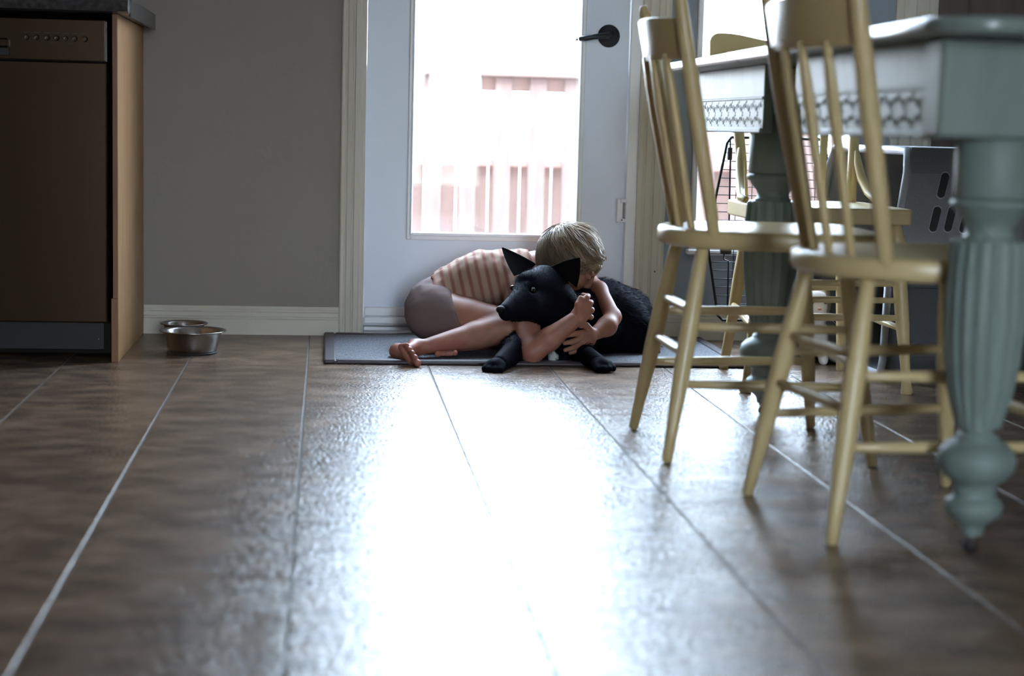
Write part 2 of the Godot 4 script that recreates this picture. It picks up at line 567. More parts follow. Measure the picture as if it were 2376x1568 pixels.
func room() -> void:
	var zb := -5.33
	# floor: grout bed, then every tile near enough to be told apart
	var fl := structure("floor", mb().box(Vector3(-3.2, -0.16, -5.5), Vector3(3.4, -0.0016, 2.3), 0.0), M.grout)
	var xs := [-1.3375, -1.011, -0.6845, -0.3635, -0.0415, 0.2865, 0.62, 0.943, 1.272, 1.598, 1.924, 2.25]
	var z0 := -5.328
	for j in 11:
		for i in xs.size() - 1:
			var a := z0 + 0.3385 * j
			var t := part("tile", mb().box(Vector3(xs[i] + 0.0022, -0.004, a + 0.0006), Vector3(xs[i + 1] - 0.0022, 0.0, a + 0.3385 - 0.0006), 0.0007), M["tile%d" % rng.randi_range(0, 3)], fl)
	var rest := mb()
	for i in 4:
		rest.box(Vector3(-3.2 + 0.4656 * i, -0.004, -5.328), Vector3(-2.739 + 0.4656 * i, 0.0, 2.2), 0.0007)
	for i in 3:
		rest.box(Vector3(2.255 + 0.382 * i, -0.004, -5.328), Vector3(2.632 + 0.382 * i, 0.0, 2.2), 0.0007)
	for j in 11:
		rest.box(Vector3(-1.335, -0.004, z0 + 0.3385 * 11 + 0.344 * j), Vector3(2.25, 0.0, z0 + 0.3385 * 11 + 0.342 * (j + 1)), 0.0007)
	tag(part("tile_field", rest, M.tile0, fl), "", "", "", "stuff")
	structure("ceiling", mb().box(Vector3(-3.4, 2.45, -5.5), Vector3(3.5, 2.6, 2.4), 0.0), M.ceiling)
	# walls, with the openings for the door and the window left out
	var b := mb()
	b.box(Vector3(-3.4, -0.1, zb - 0.16), Vector3(0.075, 2.46, zb), 0.0)
	b.box(Vector3(0.075, 2.07, zb - 0.16), Vector3(1.0, 2.46, zb), 0.0)
	b.box(Vector3(0.075, -0.3, zb - 0.16), Vector3(1.0, 0.0, zb), 0.0)
	structure("wall_back", b, M.wall)
	var b2 := mb()
	b2.box(Vector3(1.0, -0.1, zb - 0.16), Vector3(1.15, 2.46, zb), 0.0)
	b2.box(Vector3(1.15, -0.1, zb - 0.16), Vector3(1.66, 0.295, zb), 0.0)
	b2.box(Vector3(1.15, 2.05, zb - 0.16), Vector3(1.66, 2.46, zb), 0.0)
	b2.box(Vector3(1.66, -0.1, zb - 0.16), Vector3(3.5, 2.46, zb), 0.0)
	structure("wall_back_right", b2, M.wall_blue)
	structure("wall_left", mb().box(Vector3(-3.4, -0.1, -5.5), Vector3(-3.2, 2.46, 2.4), 0.0), M.wall_dark)
	var r := mb()
	r.box(Vector3(3.4, -0.1, -5.5), Vector3(3.5, 2.46, 2.4), 0.0)
	structure("wall_right", r, M.wall)
	var f := mb()
	f.box(Vector3(-3.4, -0.1, 2.2), Vector3(3.5, 0.15, 2.4), 0.0)
	f.box(Vector3(-3.4, 2.1, 2.2), Vector3(3.5, 2.46, 2.4), 0.0)
	f.box(Vector3(-3.4, 0.15, 2.2), Vector3(0.3, 2.1, 2.4), 0.0)  # gap right of this piece is for the added fill-light opening
	f.box(Vector3(1.2, 0.15, 2.2), Vector3(3.5, 2.1, 2.4), 0.0)
	structure("wall_front", f, M.wall_dark)
	# baseboards: a stepped moulding run along the wall
	var prof := PackedVector2Array([Vector2(0, 0), Vector2(0.016, 0), Vector2(0.016, 0.047), Vector2(0.011, 0.05), Vector2(0.011, 0.054), Vector2(0.014, 0.057), Vector2(0.014, 0.068), Vector2(0.009, 0.072), Vector2(0.009, 0.076), Vector2(0.011, 0.079), Vector2(0.008, 0.087), Vector2(0, 0.087)])
	var along := Transform3D(Basis(Vector3(0, 0, 1), Vector3(0, 1, 0), Vector3(1, 0, 0)), Vector3(-0.545, 0, zb))
	structure("baseboard_back", mb().prism(prof, along, 0.592), M.trim)
	along.origin = Vector3(1.062, 0, zb)
	structure("baseboard_back_right", mb().prism(prof, along, 0.71), M.trim)
	# casings: fluted boards either side of the door
	var cas := PackedVector2Array([Vector2(0, 0), Vector2(0, 0.012), Vector2(0.004, 0.016), Vector2(0.012, 0.016), Vector2(0.015, 0.012), Vector2(0.018, 0.012), Vector2(0.021, 0.016), Vector2(0.034, 0.018), Vector2(0.037, 0.013), Vector2(0.040, 0.013), Vector2(0.043, 0.018), Vector2(0.056, 0.016), Vector2(0.060, 0.012), Vector2(0.068, 0.012), Vector2(0.075, 0.008), Vector2(0.075, 0)])
	var upx := Transform3D(Basis(Vector3(1, 0, 0), Vector3(0, 0, 1), Vector3(0, 1, 0)), Vector3(0.047, 0.0, zb))
	structure("trim_1", mb().prism(cas, upx, 2.12), M.trim)
	upx.origin = Vector3(0.968, 0, zb)
	upx.basis.x = Vector3(1.22, 0, 0)
	var tr := structure("trim_2", mb().prism(cas, upx, 2.12), M.trim)
	part("screw", mb().lathe([Vector2(0.0028, 0), Vector2(0.0028, 0.0015), Vector2(0.0008, 0.0017), Vector2(0.0002, 0.0008)], Vector3(0, 0, 0), 10, 1, 0, 0, 0, 0, Transform3D(Basis(Vector3(1, 0, 0), Vector3(0, 0, 1), Vector3(0, -1, 0)), Vector3(1.032, 0.215, zb + 0.0155))), M.black_metal, tr)
	# head casing, out of the frame above
	structure("trim_3", mb().box(Vector3(0.04, 2.045, zb), Vector3(1.07, 2.13, zb + 0.016), 0.003), M.trim)
	# casing and dark door further right
	upx.origin = Vector3(1.772, 0, zb)
	upx.basis.x = Vector3(1.8, 0, 0)
	structure("trim_4", mb().prism(cas, upx, 2.12), M.trim)
	var d2 := mb()
	d2.box(Vector3(1.907, 0, zb), Vector3(2.66, 2.05, zb + 0.012), 0.002)
	d2.box(Vector3(2.0, 0.15, zb + 0.008), Vector3(2.56, 0.85, zb + 0.02), 0.006)
	d2.box(Vector3(2.0, 0.98, zb + 0.008), Vector3(2.56, 1.9, zb + 0.02), 0.006)
	structure("door_2", d2, M.brown)

func back_door() -> void:
	var zf := -5.345      # inner face of the slab
	var d := thing("door_1", Vector3(0.53, 0, zf), "white exterior door with a tall clear glass lite", "door", "", "structure")
	var s := mb()
	s.box(Vector3(0.124, 0.046, zf - 0.045), Vector3(0.262, 2.04, zf), 0.0)
	s.box(Vector3(0.786, 0.046, zf - 0.045), Vector3(0.932, 2.04, zf), 0.0)
	s.box(Vector3(0.262, 0.046, zf - 0.045), Vector3(0.786, 0.32, zf), 0.0)
	s.box(Vector3(0.262, 1.9, zf - 0.045), Vector3(0.786, 2.04, zf), 0.0)
	part("slab", s, M.door, d)
	# raised frame that holds the glass: two steps
	var fr := mb()
	var steps := [[0.252, 0.299, 0.797, 1.92, 0.009, 0.013], [0.262, 0.312, 0.786, 1.905, 0.014, 0.008]]
	for q in steps:
		var w: float = q[5]
		fr.box(Vector3(q[0], q[1], zf - 0.004), Vector3(q[0] + w, q[3], zf + q[4]), 0.003)
		fr.box(Vector3(q[2] - w, q[1], zf - 0.004), Vector3(q[2], q[3], zf + q[4]), 0.003)
		fr.box(Vector3(q[0] + w, q[1], zf - 0.004), Vector3(q[2] - w, q[1] + w * 1.4, zf + q[4]), 0.002)
		fr.box(Vector3(q[0] + w, q[3] - w, zf - 0.004), Vector3(q[2] - w, q[3], zf + q[4]), 0.002)
	part("glazing_frame", fr, M.vinyl, d)
	part("pane", mb().box(Vector3(0.265, 0.322, zf - 0.03), Vector3(0.783, 1.9, zf - 0.024), 0.0), M.glass, d)
	var sw := mb()
	sw.box(Vector3(0.126, 0.060, zf - 0.01), Vector3(0.93, 0.088, zf + 0.006), 0.003)
	sw.box(Vector3(0.126, 0.036, zf - 0.01), Vector3(0.93, 0.058, zf + 0.010), 0.003)
	sw.box(Vector3(0.1225, 0.028, zf - 0.04), Vector3(0.935, 0.05, zf - 0.005), 0.002)
	part("door_sweep", sw, M.vinyl, d)
	# lever handle
	var face := Transform3D(Basis(Vector3(1, 0, 0), Vector3(0, 0, 1), Vector3(0, -1, 0)), Vector3(0.867, 0.940, zf))
	var h := part("lever_handle", mb().lathe([Vector2(0.0345, 0), Vector2(0.035, 0.004), Vector2(0.032, 0.009), Vector2(0.02, 0.011), Vector2(0.013, 0.013), Vector2(0.0125, 0.03), Vector2(0.011, 0.042), Vector2(0.0, 0.043)], Vector3.ZERO, 28, 1, 0, 0, 0, 0, face), M.black_metal, d)
	part("lever", mb().tube([Vector3(0.867, 0.940, zf + 0.036), Vector3(0.845, 0.938, zf + 0.045), Vector3(0.815, 0.934, zf + 0.047), Vector3(0.788, 0.929, zf + 0.046), Vector3(0.770, 0.926, zf + 0.042)], [0.0095, 0.0092, 0.0082, 0.0088, 0.0075], 12, 1, 0.75), M.black_metal, h)
	part("lever_tip", mb().ball(Vector3(0.762, 0.9245, zf + 0.04), Vector3(0.0052, 0.0052, 0.0052), 10), M.chrome, h)
	# magnetic contact on the latch edge
	var c := mb()
	c.box(Vector3(0.908, 0.365, zf), Vector3(0.927, 0.439, zf + 0.016), 0.003)
	c.box(Vector3(0.918, 0.367, zf + 0.012), Vector3(0.938, 0.378, zf + 0.022), 0.002)
	c.box(Vector3(0.918, 0.428, zf + 0.012), Vector3(0.940, 0.440, zf + 0.022), 0.002)
	var k := part("door_contact", c, M.vinyl, d)
	part("screw", mb().ball(Vector3(0.9235, 0.3735, zf + 0.0225), Vector3(0.0024, 0.0024, 0.0012), 8), M.black_metal, k)
	part("contact_magnet", mb().box(Vector3(0.929, 0.378, zf - 0.002), Vector3(0.938, 0.428, zf + 0.012), 0.002), mat(Color(0.62, 0.62, 0.63), 0.5), k)
	# jamb, stop and sill
	var j := mb()
	j.box(Vector3(0.076, 0.0, -5.49), Vector3(0.1225, 2.06, -5.328), 0.002)
	j.box(Vector3(0.935, 0.0, -5.49), Vector3(0.999, 2.06, -5.328), 0.002)
	j.box(Vector3(0.10, 2.043, -5.49), Vector3(0.97, 2.069, -5.328), 0.002)
	structure("trim_5", j, M.vinyl)
	var t := mb()
	t.box(Vector3(0.1225, 0.0, -5.49), Vector3(0.935, 0.030, -5.34), 0.004)
	t.box(Vector3(0.1225, 0.0, -5.345), Vector3(0.935, 0.016, -5.318), 0.004)
	structure("trim_6", t, mat(Color(0.66, 0.665, 0.67), 0.35, 0.5))

func side_window() -> void:
	var zb := -5.33
	var w := thing("window_1", Vector3(1.40, 0.3, zb), "tall window right of the door", "window", "", "structure")
	var f := mb()
	f.box(Vector3(1.142, 0.285, zb - 0.12), Vector3(1.160, 2.05, zb + 0.014), 0.003)
	f.box(Vector3(1.646, 0.285, zb - 0.12), Vector3(1.668, 2.05, zb + 0.014), 0.003)
	f.box(Vector3(1.160, 0.285, zb - 0.12), Vector3(1.646, 0.312, zb + 0.014), 0.003)
	f.box(Vector3(1.160, 2.03, zb - 0.12), Vector3(1.646, 2.05, zb + 0.014), 0.003)
	part("window_frame", f, M.vinyl, w)
	part("window_sill", mb().box(Vector3(1.13, 0.27, zb - 0.02), Vector3(1.68, 0.288, zb + 0.03), 0.004), M.vinyl, w)
	part("pane", mb().box(Vector3(1.160, 0.312, zb - 0.07), Vector3(1.646, 2.03, zb - 0.064), 0.0), M.glass, w)
	for q in [["window_2", Vector3(0.3, 0.15, 2.22), Vector3(1.2, 2.1, 2.3), 2]]:  # added opening behind the camera, shaped to let fill light in
		var a: Vector3 = q[1]
		var b: Vector3 = q[2]
		var o := mb()
		var th := 0.05
		if q[3] == 0:
			o.box(a, Vector3(b.x, a.y + th, b.z), 0.002); o.box(Vector3(a.x, b.y - th, a.z), b, 0.002)
			for zz in [a.z, (a.z + b.z) * 0.5 - th * 0.5, b.z - th]: o.box(Vector3(a.x, a.y, zz), Vector3(b.x, b.y, zz + th), 0.002)
		else:
			o.box(a, Vector3(b.x, a.y + th, b.z), 0.002); o.box(Vector3(a.x, b.y - th, a.z), b, 0.002)
			for xx in [a.x, (a.x + b.x - th) * 0.5, b.x - th]: o.box(Vector3(xx, a.y, a.z), Vector3(xx + th, b.y, b.z), 0.002)
		structure(q[0], o, M.vinyl)

func outdoors() -> void:
	# ground far below a raised deck
	structure("ground", mb().box(Vector3(-40, -1.7, -60), Vector3(40, -1.5, -5.5), 0.0), M.ground)
	var dk := structure("deck", mb().box(Vector3(-3, -0.3, -8.0), Vector3(5, -0.105, -5.5), 0.0), M.cedar)
	for i in 17:
		part("plank", mb().box(Vector3(-3, -0.107, -7.98 + 0.146 * i), Vector3(5, -0.08, -7.84 + 0.146 * i), 0.003), M.cedar, dk)
	var z := -7.6
	var f := thing("deck_fence", Vector3(1.0, -0.08, z), "reddish cedar deck railing with pickets beyond the glass door", "fence")
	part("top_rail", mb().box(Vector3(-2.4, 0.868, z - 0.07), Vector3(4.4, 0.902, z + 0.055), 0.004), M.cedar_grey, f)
	part("upper_board", mb().box(Vector3(-2.4, 0.806, z - 0.06), Vector3(4.4, 0.868, z - 0.025), 0.003), M.cedar, f)
	part("middle_rail", mb().box(Vector3(-2.4, 0.476, z - 0.06), Vector3(4.4, 0.512, z - 0.02), 0.003), M.cedar, f)
	for i in 34:
		var x := -1.855 + 0.1525 * i
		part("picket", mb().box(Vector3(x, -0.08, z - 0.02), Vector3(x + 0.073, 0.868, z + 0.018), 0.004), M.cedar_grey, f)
	for i in 48:
		var x := -2.4 + 0.142 * i
		part("skirt_board", mb().box(Vector3(x, -0.08, z - 0.09), Vector3(x + 0.136, 0.478, z - 0.065), 0.003), M.cedar, f)
	var h := thing("neighbour_house", Vector3(4.5, -1.5, -17), "pale house with blue-grey roof beyond the deck railing", "house")
	part("wall", mb().box(Vector3(1.6, -1.5, -19), Vector3(9, 0.45, -16), 0.01), M.white_house, h)
	part("roof", mb().prism(PackedVector2Array([Vector2(-15.6, 0.42), Vector2(-17.5, 0.98), Vector2(-19.4, 0.42)]), Transform3D(Basis(Vector3(0, 0, 1), Vector3(0, 1, 0), Vector3(1, 0, 0)), Vector3(1.3, 0, 0)), 8.0), M.roof, h)
	part("window", mb().box(Vector3(3.0, -0.7, -16.03), Vector3(3.9, 0.1, -15.97), 0.01), M.dark_plastic, h)

func kitchen() -> void:
	var zp := -4.68
	# wooden end panel
	var p := thing("cabinet_panel", Vector3(-0.555, 0, -5.0), "light maple cabinet end panel standing beside the dishwasher", "cabinet")
	part("panel", mb().box(Vector3(-0.5565, 0, -5.329), Vector3(-0.546, 0.922, zp), 0.001), M.maple, p)
	part("stile", mb().box(Vector3(-0.560, 0.172, zp - 0.03), Vector3(-0.5468, 0.922, zp + 0.003), 0.001), M.maple_edge, p)
	part("foot_block", mb().box(Vector3(-0.5645, 0, zp - 0.03), Vector3(-0.5468, 0.172, zp + 0.0035), 0.001), M.maple_edge, p)
	# countertop
	var pr := PackedVector2Array()
	for q in [Vector2(-5.328, 0.9225), Vector2(-4.655, 0.9225), Vector2(-4.638, 0.927), Vector2(-4.632, 0.94), Vector2(-4.638, 0.955), Vector2(-4.655, 0.961), Vector2(-5.328, 0.961)]: pr.append(q)
	var ct := thing("countertop", Vector3(-1.2, 0.9225, -5.0), "dark speckled countertop above the dishwasher and wooden end panel", "countertop")
	part("slab", mb().prism(pr, Transform3D(Basis(Vector3(0, 0, 1), Vector3(0, 1, 0), Vector3(1, 0, 0)), Vector3(-1.9, 0, 0)), 1.385), M.counter, ct)
	part("edge_band", mb().box(Vector3(-0.5155, 0.915, -5.325), Vector3(-0.510, 0.961, -4.66), 0.001), M.counter, ct)
	# dishwasher
	var zf := -4.66
	var d := thing("dishwasher", Vector3(-0.87, 0, -4.9), "brushed steel dishwasher with button panel left of the wooden panel", "dishwasher")
	part("tub", mb().box(Vector3(-1.16, 0.03, -5.28), Vector3(-0.583, 0.905, zf - 0.03), 0.003), M.black, d)
	part("door", mb().box(Vector3(-1.16, 0.108, zf - 0.028), Vector3(-0.5735, 0.794, zf), 0.003), M.brushed, d)
	var c := part("control_panel", mb().box(Vector3(-1.16, 0.7965, zf - 0.028), Vector3(-0.577, 0.904, zf + 0.002), 0.002), M.brushed, d)
	part("trim_strip", mb().box(Vector3(-0.579, 0.797, zf - 0.028), Vector3(-0.5715, 0.902, zf + 0.001), 0.002), M.chrome, c)
	var xb := [-0.776, -0.751, -0.724, -0.700, -0.677, -0.654, -0.627]
	for i in 7:
		var xf := Transform3D(Basis(Vector3(1, 0, 0), Vector3(0, 0, 1), Vector3(0, -1, 0)), Vector3(xb[i], 0.8535, zf + 0.002))
		var bt := part("button", mb().lathe([Vector2(0.0085, 0), Vector2(0.0085, 0.0006), Vector2(0.0074, 0.0008), Vector2(0.0072, 0.0002), Vector2(0.003, 0.0002), Vector2(0.0, 0.0003)], Vector3.ZERO, 20, 1, 0, 0, 0, 0, xf), M.brushed, c)
		part("button_print", mb().box(Vector3(xb[i] - 0.0018, 0.8545, zf + 0.0021), Vector3(xb[i] + 0.0018, 0.8585, zf + 0.0026), 0.0), M.print, bt)
		var wd: float = [0.0085, 0.0075, 0.0075, 0.0075, 0.008, 0.006, 0.0065][i]
		part("caption", mb().box(Vector3(xb[i] - wd, 0.8665, zf + 0.0019), Vector3(xb[i] + wd, 0.8683, zf + 0.0024), 0.0), M.print, bt)
	for q in [-0.712, -0.664]:
		part("caption", mb().box(Vector3(q - 0.006, 0.841, zf + 0.0019), Vector3(q + 0.006, 0.8423, zf + 0.0024), 0.0), M.print, c)
	var hd := part("handle", mb().box(Vector3(-0.98, 0.826, zf), Vector3(-0.820, 0.850, zf + 0.016), 0.004), M.brushed, d)
	part("handle_recess", mb().box(Vector3(-0.98, 0.806, zf), Vector3(-0.820, 0.826, zf + 0.004), 0.001), M.black, hd)
	var kp := part("kick_plate", mb().box(Vector3(-1.16, 0.02, zf - 0.06), Vector3(-0.5645, 0.106, zf - 0.035), 0.003), M.dark_plastic, d)
	part("kick_ledge", mb().box(Vector3(-1.16, 0.036, zf - 0.037), Vector3(-0.69, 0.039, zf - 0.033), 0.001), M.dark_plastic, kp)
	var vt := PackedVector2Array()
	for i in 24:
		var a := TAU * i / 24
		vt.append(Vector2(cos(a) * 0.0125, sin(a) * 0.0125 + (0.016 if sin(a) >= 0 else -0.016)))
	part("latch_plate", mb().prism(vt, Transform3D(Basis(), Vector3(-0.600, 0.071, zf - 0.036)), 0.005, 0.002), M.dark_plastic, kp)
	var vs := PackedVector2Array()
	for q in vt: vs.append(q * Vector2(0.42, 0.72))
	part("latch_slot", mb().prism(vs, Transform3D(Basis(), Vector3(-0.600, 0.073, zf - 0.034)), 0.0036), M.black, kp)
	part("latch_screw", mb().ball(Vector3(-0.600, 0.061, zf - 0.0305), Vector3(0.003, 0.003, 0.0015), 8), M.chrome, kp)

func floor_mat() -> void:
	var t := thing("door_mat", Vector3(0.59, 0, -5.0), "long grey woven mat with dark brown border lying before the door", "mat")
	var lo := Vector3(0.003, 0, -5.305)
	var hi := Vector3(1.185, 0.012, -4.682)
	var b := 0.033
	part("backing", mb().box(lo + Vector3(0.002, 0, 0.002), Vector3(hi.x - 0.002, 0.006, hi.z - 0.002), 0.002), M.mat_edge, t)
	var e := mb()
	e.box(lo, Vector3(lo.x + b, hi.y, hi.z), 0.004)
	e.box(Vector3(hi.x - b, 0, lo.z), hi, 0.004)
	e.box(Vector3(lo.x + b, 0, lo.z), Vector3(hi.x - b, hi.y, lo.z + b), 0.004)
	e.box(Vector3(lo.x + b, 0, hi.z - b), Vector3(hi.x - b, hi.y, hi.z), 0.004)
	part("border", e, M.mat_edge, t)
	part("woven_panel", mb().box(Vector3(lo.x + b - 0.002, 0.003, lo.z + b - 0.002), Vector3(hi.x - b + 0.002, 0.0095, hi.z - b + 0.002), 0.001), M.mat_weave, t)

func bowl(at: Vector3, r: float, h: float, label: String) -> void:
	var t := thing("dog_bowl", at, label, "bowl", "")
	var k := r
	var p := [Vector2(0.0, 0.003), Vector2(0.66 * k, 0.003), Vector2(0.70 * k, 0.006), Vector2(0.735 * k, 0.02), Vector2(0.80 * k, h * 0.62), Vector2(0.845 * k, h - 0.006), Vector2(0.87 * k, h - 0.003), Vector2(0.98 * k, h - 0.002), Vector2(1.0 * k, h), Vector2(0.98 * k, h + 0.0015), Vector2(0.86 * k, h), Vector2(0.828 * k, h - 0.005), Vector2(0.785 * k, h * 0.62), Vector2(0.72 * k, 0.02), Vector2(0.68 * k, 0.0075), Vector2(0.0, 0.006)]
	part("bowl", mb().lathe(p, at, 56), M.steel, t)
	part("rubber_ring", mb().lathe([Vector2(0.60 * k, 0), Vector2(0.72 * k, 0), Vector2(0.725 * k, 0.004), Vector2(0.69 * k, 0.007), Vector2(0.60 * k, 0.003)], at, 40), M.black, t)

func bowls() -> void:
	bowl(Vector3(-0.364, 0, -4.885), 0.0935, 0.064, "larger steel dog bowl, nearer of the two by the wooden panel")
	bowl(Vector3(-0.405, 0, -5.09), 0.069, 0.060, "smaller steel bowl behind the larger one, close to the baseboard")

# ------------------------------------------------------------------ table
func turned_leg(t: Node, x: float, z: float) -> void:
	var pr := [Vector2(0.050, 0.566), Vector2(0.060, 0.563), Vector2(0.063, 0.557), Vector2(0.060, 0.550), Vector2(0.054, 0.547), Vector2(0.052, 0.541), Vector2(0.047, 0.535), Vector2(0.039, 0.526), Vector2(0.036, 0.516), Vector2(0.038, 0.508), Vector2(0.043, 0.504), Vector2(0.040, 0.5005)]
	pr.reverse()
	var low := [Vector2(0.030, 0.2045), Vector2(0.024, 0.203), Vector2(0.0245, 0.195), Vector2(0.032, 0.192), Vector2(0.034, 0.187), Vector2(0.036, 0.183), Vector2(0.048, 0.178), Vector2(0.058, 0.167), Vector2(0.0625, 0.152), Vector2(0.059, 0.136), Vector2(0.049, 0.124), Vector2(0.038, 0.116), Vector2(0.034, 0.112), Vector2(0.033, 0.098), Vector2(0.034, 0.092), Vector2(0.042, 0.087), Vector2(0.0465, 0.077), Vector2(0.043, 0.065), Vector2(0.031, 0.054), Vector2(0.022, 0.047), Vector2(0.019, 0.042), Vector2(0.0165, 0.030)]
	low.reverse()
	var fl := []
	var fr := [[0.0345, 0.2045], [0.0365, 0.215], [0.041, 0.23], [0.049, 0.26], [0.0565, 0.31], [0.0605, 0.36], [0.0608, 0.40], [0.0595, 0.45], [0.0575, 0.485], [0.0565, 0.497], [0.054, 0.5005]]
	for q in fr: fl.append(Vector2(q[0], q[1]))
	var at := Vector3(x, 0, z)
	var m := mb()
	m.lathe(low, at, 40, 1)
	m.lathe(fl, at, 180, 3, 18, 0.21, 0.499, 0.085)
	m.lathe(pr, at, 40, 5)
	m.lathe([Vector2(0.0, 0.565), Vector2(0.0575, 0.565), Vector2(0.059, 0.568), Vector2(0.059, 0.70), Vector2(0.0, 0.70)], at, 48, 7)
	m.box(Vector3(x - 0.045, 0.69, z - 0.045), Vector3(x + 0.045, 0.807, z + 0.045), 0.003)
	var leg := part("leg", m, M.teal, t)
	var c := mb()
	c.tube([Vector3(x, 0.034, z), Vector3(x, 0.024, z)], [0.013, 0.012], 12, 1)
	for s in [-1.0, 1.0]:
		c.box(Vector3(x - 0.007, 0.008, z + s * 0.0085 - 0.0015), Vector3(x + 0.007, 0.03, z + s * 0.0085 + 0.0015), 0.001)
	part("caster_fork", c, M.chrome, leg)
	part("caster_wheel", mb().lathe([Vector2(0.004, -0.006), Vector2(0.0115, -0.006), Vector2(0.0125, -0.004), Vector2(0.0125, 0.004), Vector2(0.0115, 0.006), Vector2(0.004, 0.006)], Vector3.ZERO, 18, 1, 0, 0, 0, 0, Transform3D(Basis(Vector3.RIGHT, PI / 2), Vector3(x, 0.0126, z))), M.black, leg)

func apron(t: Node, x: float, z0: float, z1: float, y0: float, y1: float, sgn: float) -> void:
	# board along z at x, its face towards -x*sgn; lower half carries a band of carved scrolls
	var ap := part("apron", mb().box(Vector3(x, y0, z0), Vector3(x + 0.022 * sgn, y1, z1), 0.002) if sgn > 0 else mb().box(Vector3(x - 0.022, y0, z0), Vector3(x, y1, z1), 0.002), M.teal, t)
	if sgn < 0: return
	var st := mb()
	st.box(Vector3(x - 0.006, y0 - 0.002, z0 + 0.004), Vector3(x + 0.004, y0 + 0.011, z1 - 0.004), 0.003)
	st.box(Vector3(x - 0.003, y0 + 0.074, z0 + 0.004), Vector3(x + 0.004, y0 + 0.080, z1 - 0.004), 0.0015)
	part("moulding", st, M.teal, ap)
	var cv := mb()
	var n := int((z1 - z0) / 0.036)
	var xs := x + 0.0008
	for i in n:
		var zc := z0 + 0.012 + (z1 - z0 - 0.024) * (i + 0.5) / n
		for row in 2:
			var yc := y0 + 0.028 + 0.030 * row
			var fl := 1.0 if (i + row) % 2 == 0 else -1.0
			var pts := []
			var rs := []
			for k in 11:
				var u := k / 10.0
				var a := u * 4.4
				var rr := 0.0125 * (1.0 - 0.7 * u)
				pts.append(Vector3(xs, yc + fl * (sin(a) * rr - 0.001), zc + cos(a) * rr - 0.003))
				rs.append(0.0026 - 0.0009 * u)
			cv.tube(pts, rs, 6, 1)
			cv.ball(Vector3(xs, yc + fl * 0.012, zc + 0.014), Vector3(0.0022, 0.0042, 0.0042), 8)
	part("carving", cv, M.teal, ap)

func rounded_rect(x0: float, x1: float, z0: float, z1: float, r: Array) -> PackedVector2Array:
	var o := PackedVector2Array()
	var cs := [[x1, z1, 0.0, -1, -1], [x0, z1, 0.5, 1, -1], [x0, z0, 1.0, 1, 1], [x1, z0, 1.5, -1, 1]]
	for i in 4:
		var q = cs[i]
		var rad: float = r[i]
		if rad <= 0.0:
			o.append(Vector2(q[0], q[1]))
			continue
		var n := 9
		for k in n:
			var a: float = (q[2] + 0.5 * k / (n - 1)) * PI
			o.append(Vector2(q[0] + q[3] * rad + cos(a) * rad, q[1] + q[4] * rad + sin(a) * rad))
	return o

func table() -> void:
	var t := thing("dining_table", Vector3(1.5, 0, -3.5), "pale teal painted dining table with fluted turned legs and carved apron", "table")
	var up := Transform3D(Basis(Vector3(1, 0, 0), Vector3(0, 0, 1), Vector3(0, 1, 0)), Vector3(0, 0.808, 0))
	var x0 := 0.893
	var x1 := 1.99
	part("tabletop", mb().prism(rounded_rect(0.882, x1, -3.395, -2.43, [0.09, 0.09, 0.0, 0.0]), up, 0.026, 0.008, 1), M.teal_top, t)
	part("leaf", mb().prism(rounded_rect(x0, x1, -3.745, -3.397, [0.0, 0.0, 0.0, 0.0]), up, 0.026, 0.008), M.teal_top, t)
	part("tabletop", mb().prism(rounded_rect(x0, x1, -4.58, -3.747, [0.0, 0.0, 0.07, 0.07]), up, 0.026, 0.008), M.teal_top, t)
	for s in [[1.034, -2.60], [1.028, -3.90], [1.85, -2.60], [1.85, -3.90]]:
		turned_leg(t, s[0], s[1])
	apron(t, 0.967, -4.45, -3.785, 0.657, 0.808, 1.0)
	apron(t, 0.938, -3.42, -2.59, 0.657, 0.808, 1.0)
	apron(t, 1.91, -4.45, -3.785, 0.657, 0.808, -1.0)
	apron(t, 1.91, -3.42, -2.68, 0.657, 0.808, -1.0)
	part("corner_block", mb().box(Vector3(0.916, 0.657, -2.605), Vector3(1.12, 0.808, -2.53), 0.006), M.teal, t)
	part("corner_block", mb().box(Vector3(1.76, 0.657, -2.70), Vector3(1.95, 0.808, -2.525), 0.006), M.teal, t)
	part("end_apron", mb().box(Vector3(1.12, 0.657, -2.56), Vector3(1.76, 0.808, -2.538), 0.002), M.teal, t)
	part("end_apron", mb().box(Vector3(0.967, 0.657, -4.47), Vector3(1.91, 0.808, -4.448), 0.002), M.teal, t)
	part("slide_rail", mb().box(Vector3(1.2, 0.76, -4.4), Vector3(1.24, 0.806, -2.6), 0.002), M.maple_edge, t)
	part("slide_rail", mb().box(Vector3(1.64, 0.76, -4.4), Vector3(1.68, 0.806, -2.6), 0.002), M.maple_edge, t)

# ------------------------------------------------------------------ chairs
func taper(a: Vector3, b: Vector3, r: Array, seg := 14) -> MB:
	var p := []
	for i in r.size(): p.append(a.lerp(b, float(i) / (r.size() - 1)))
	return mb().tube(p, r, seg)

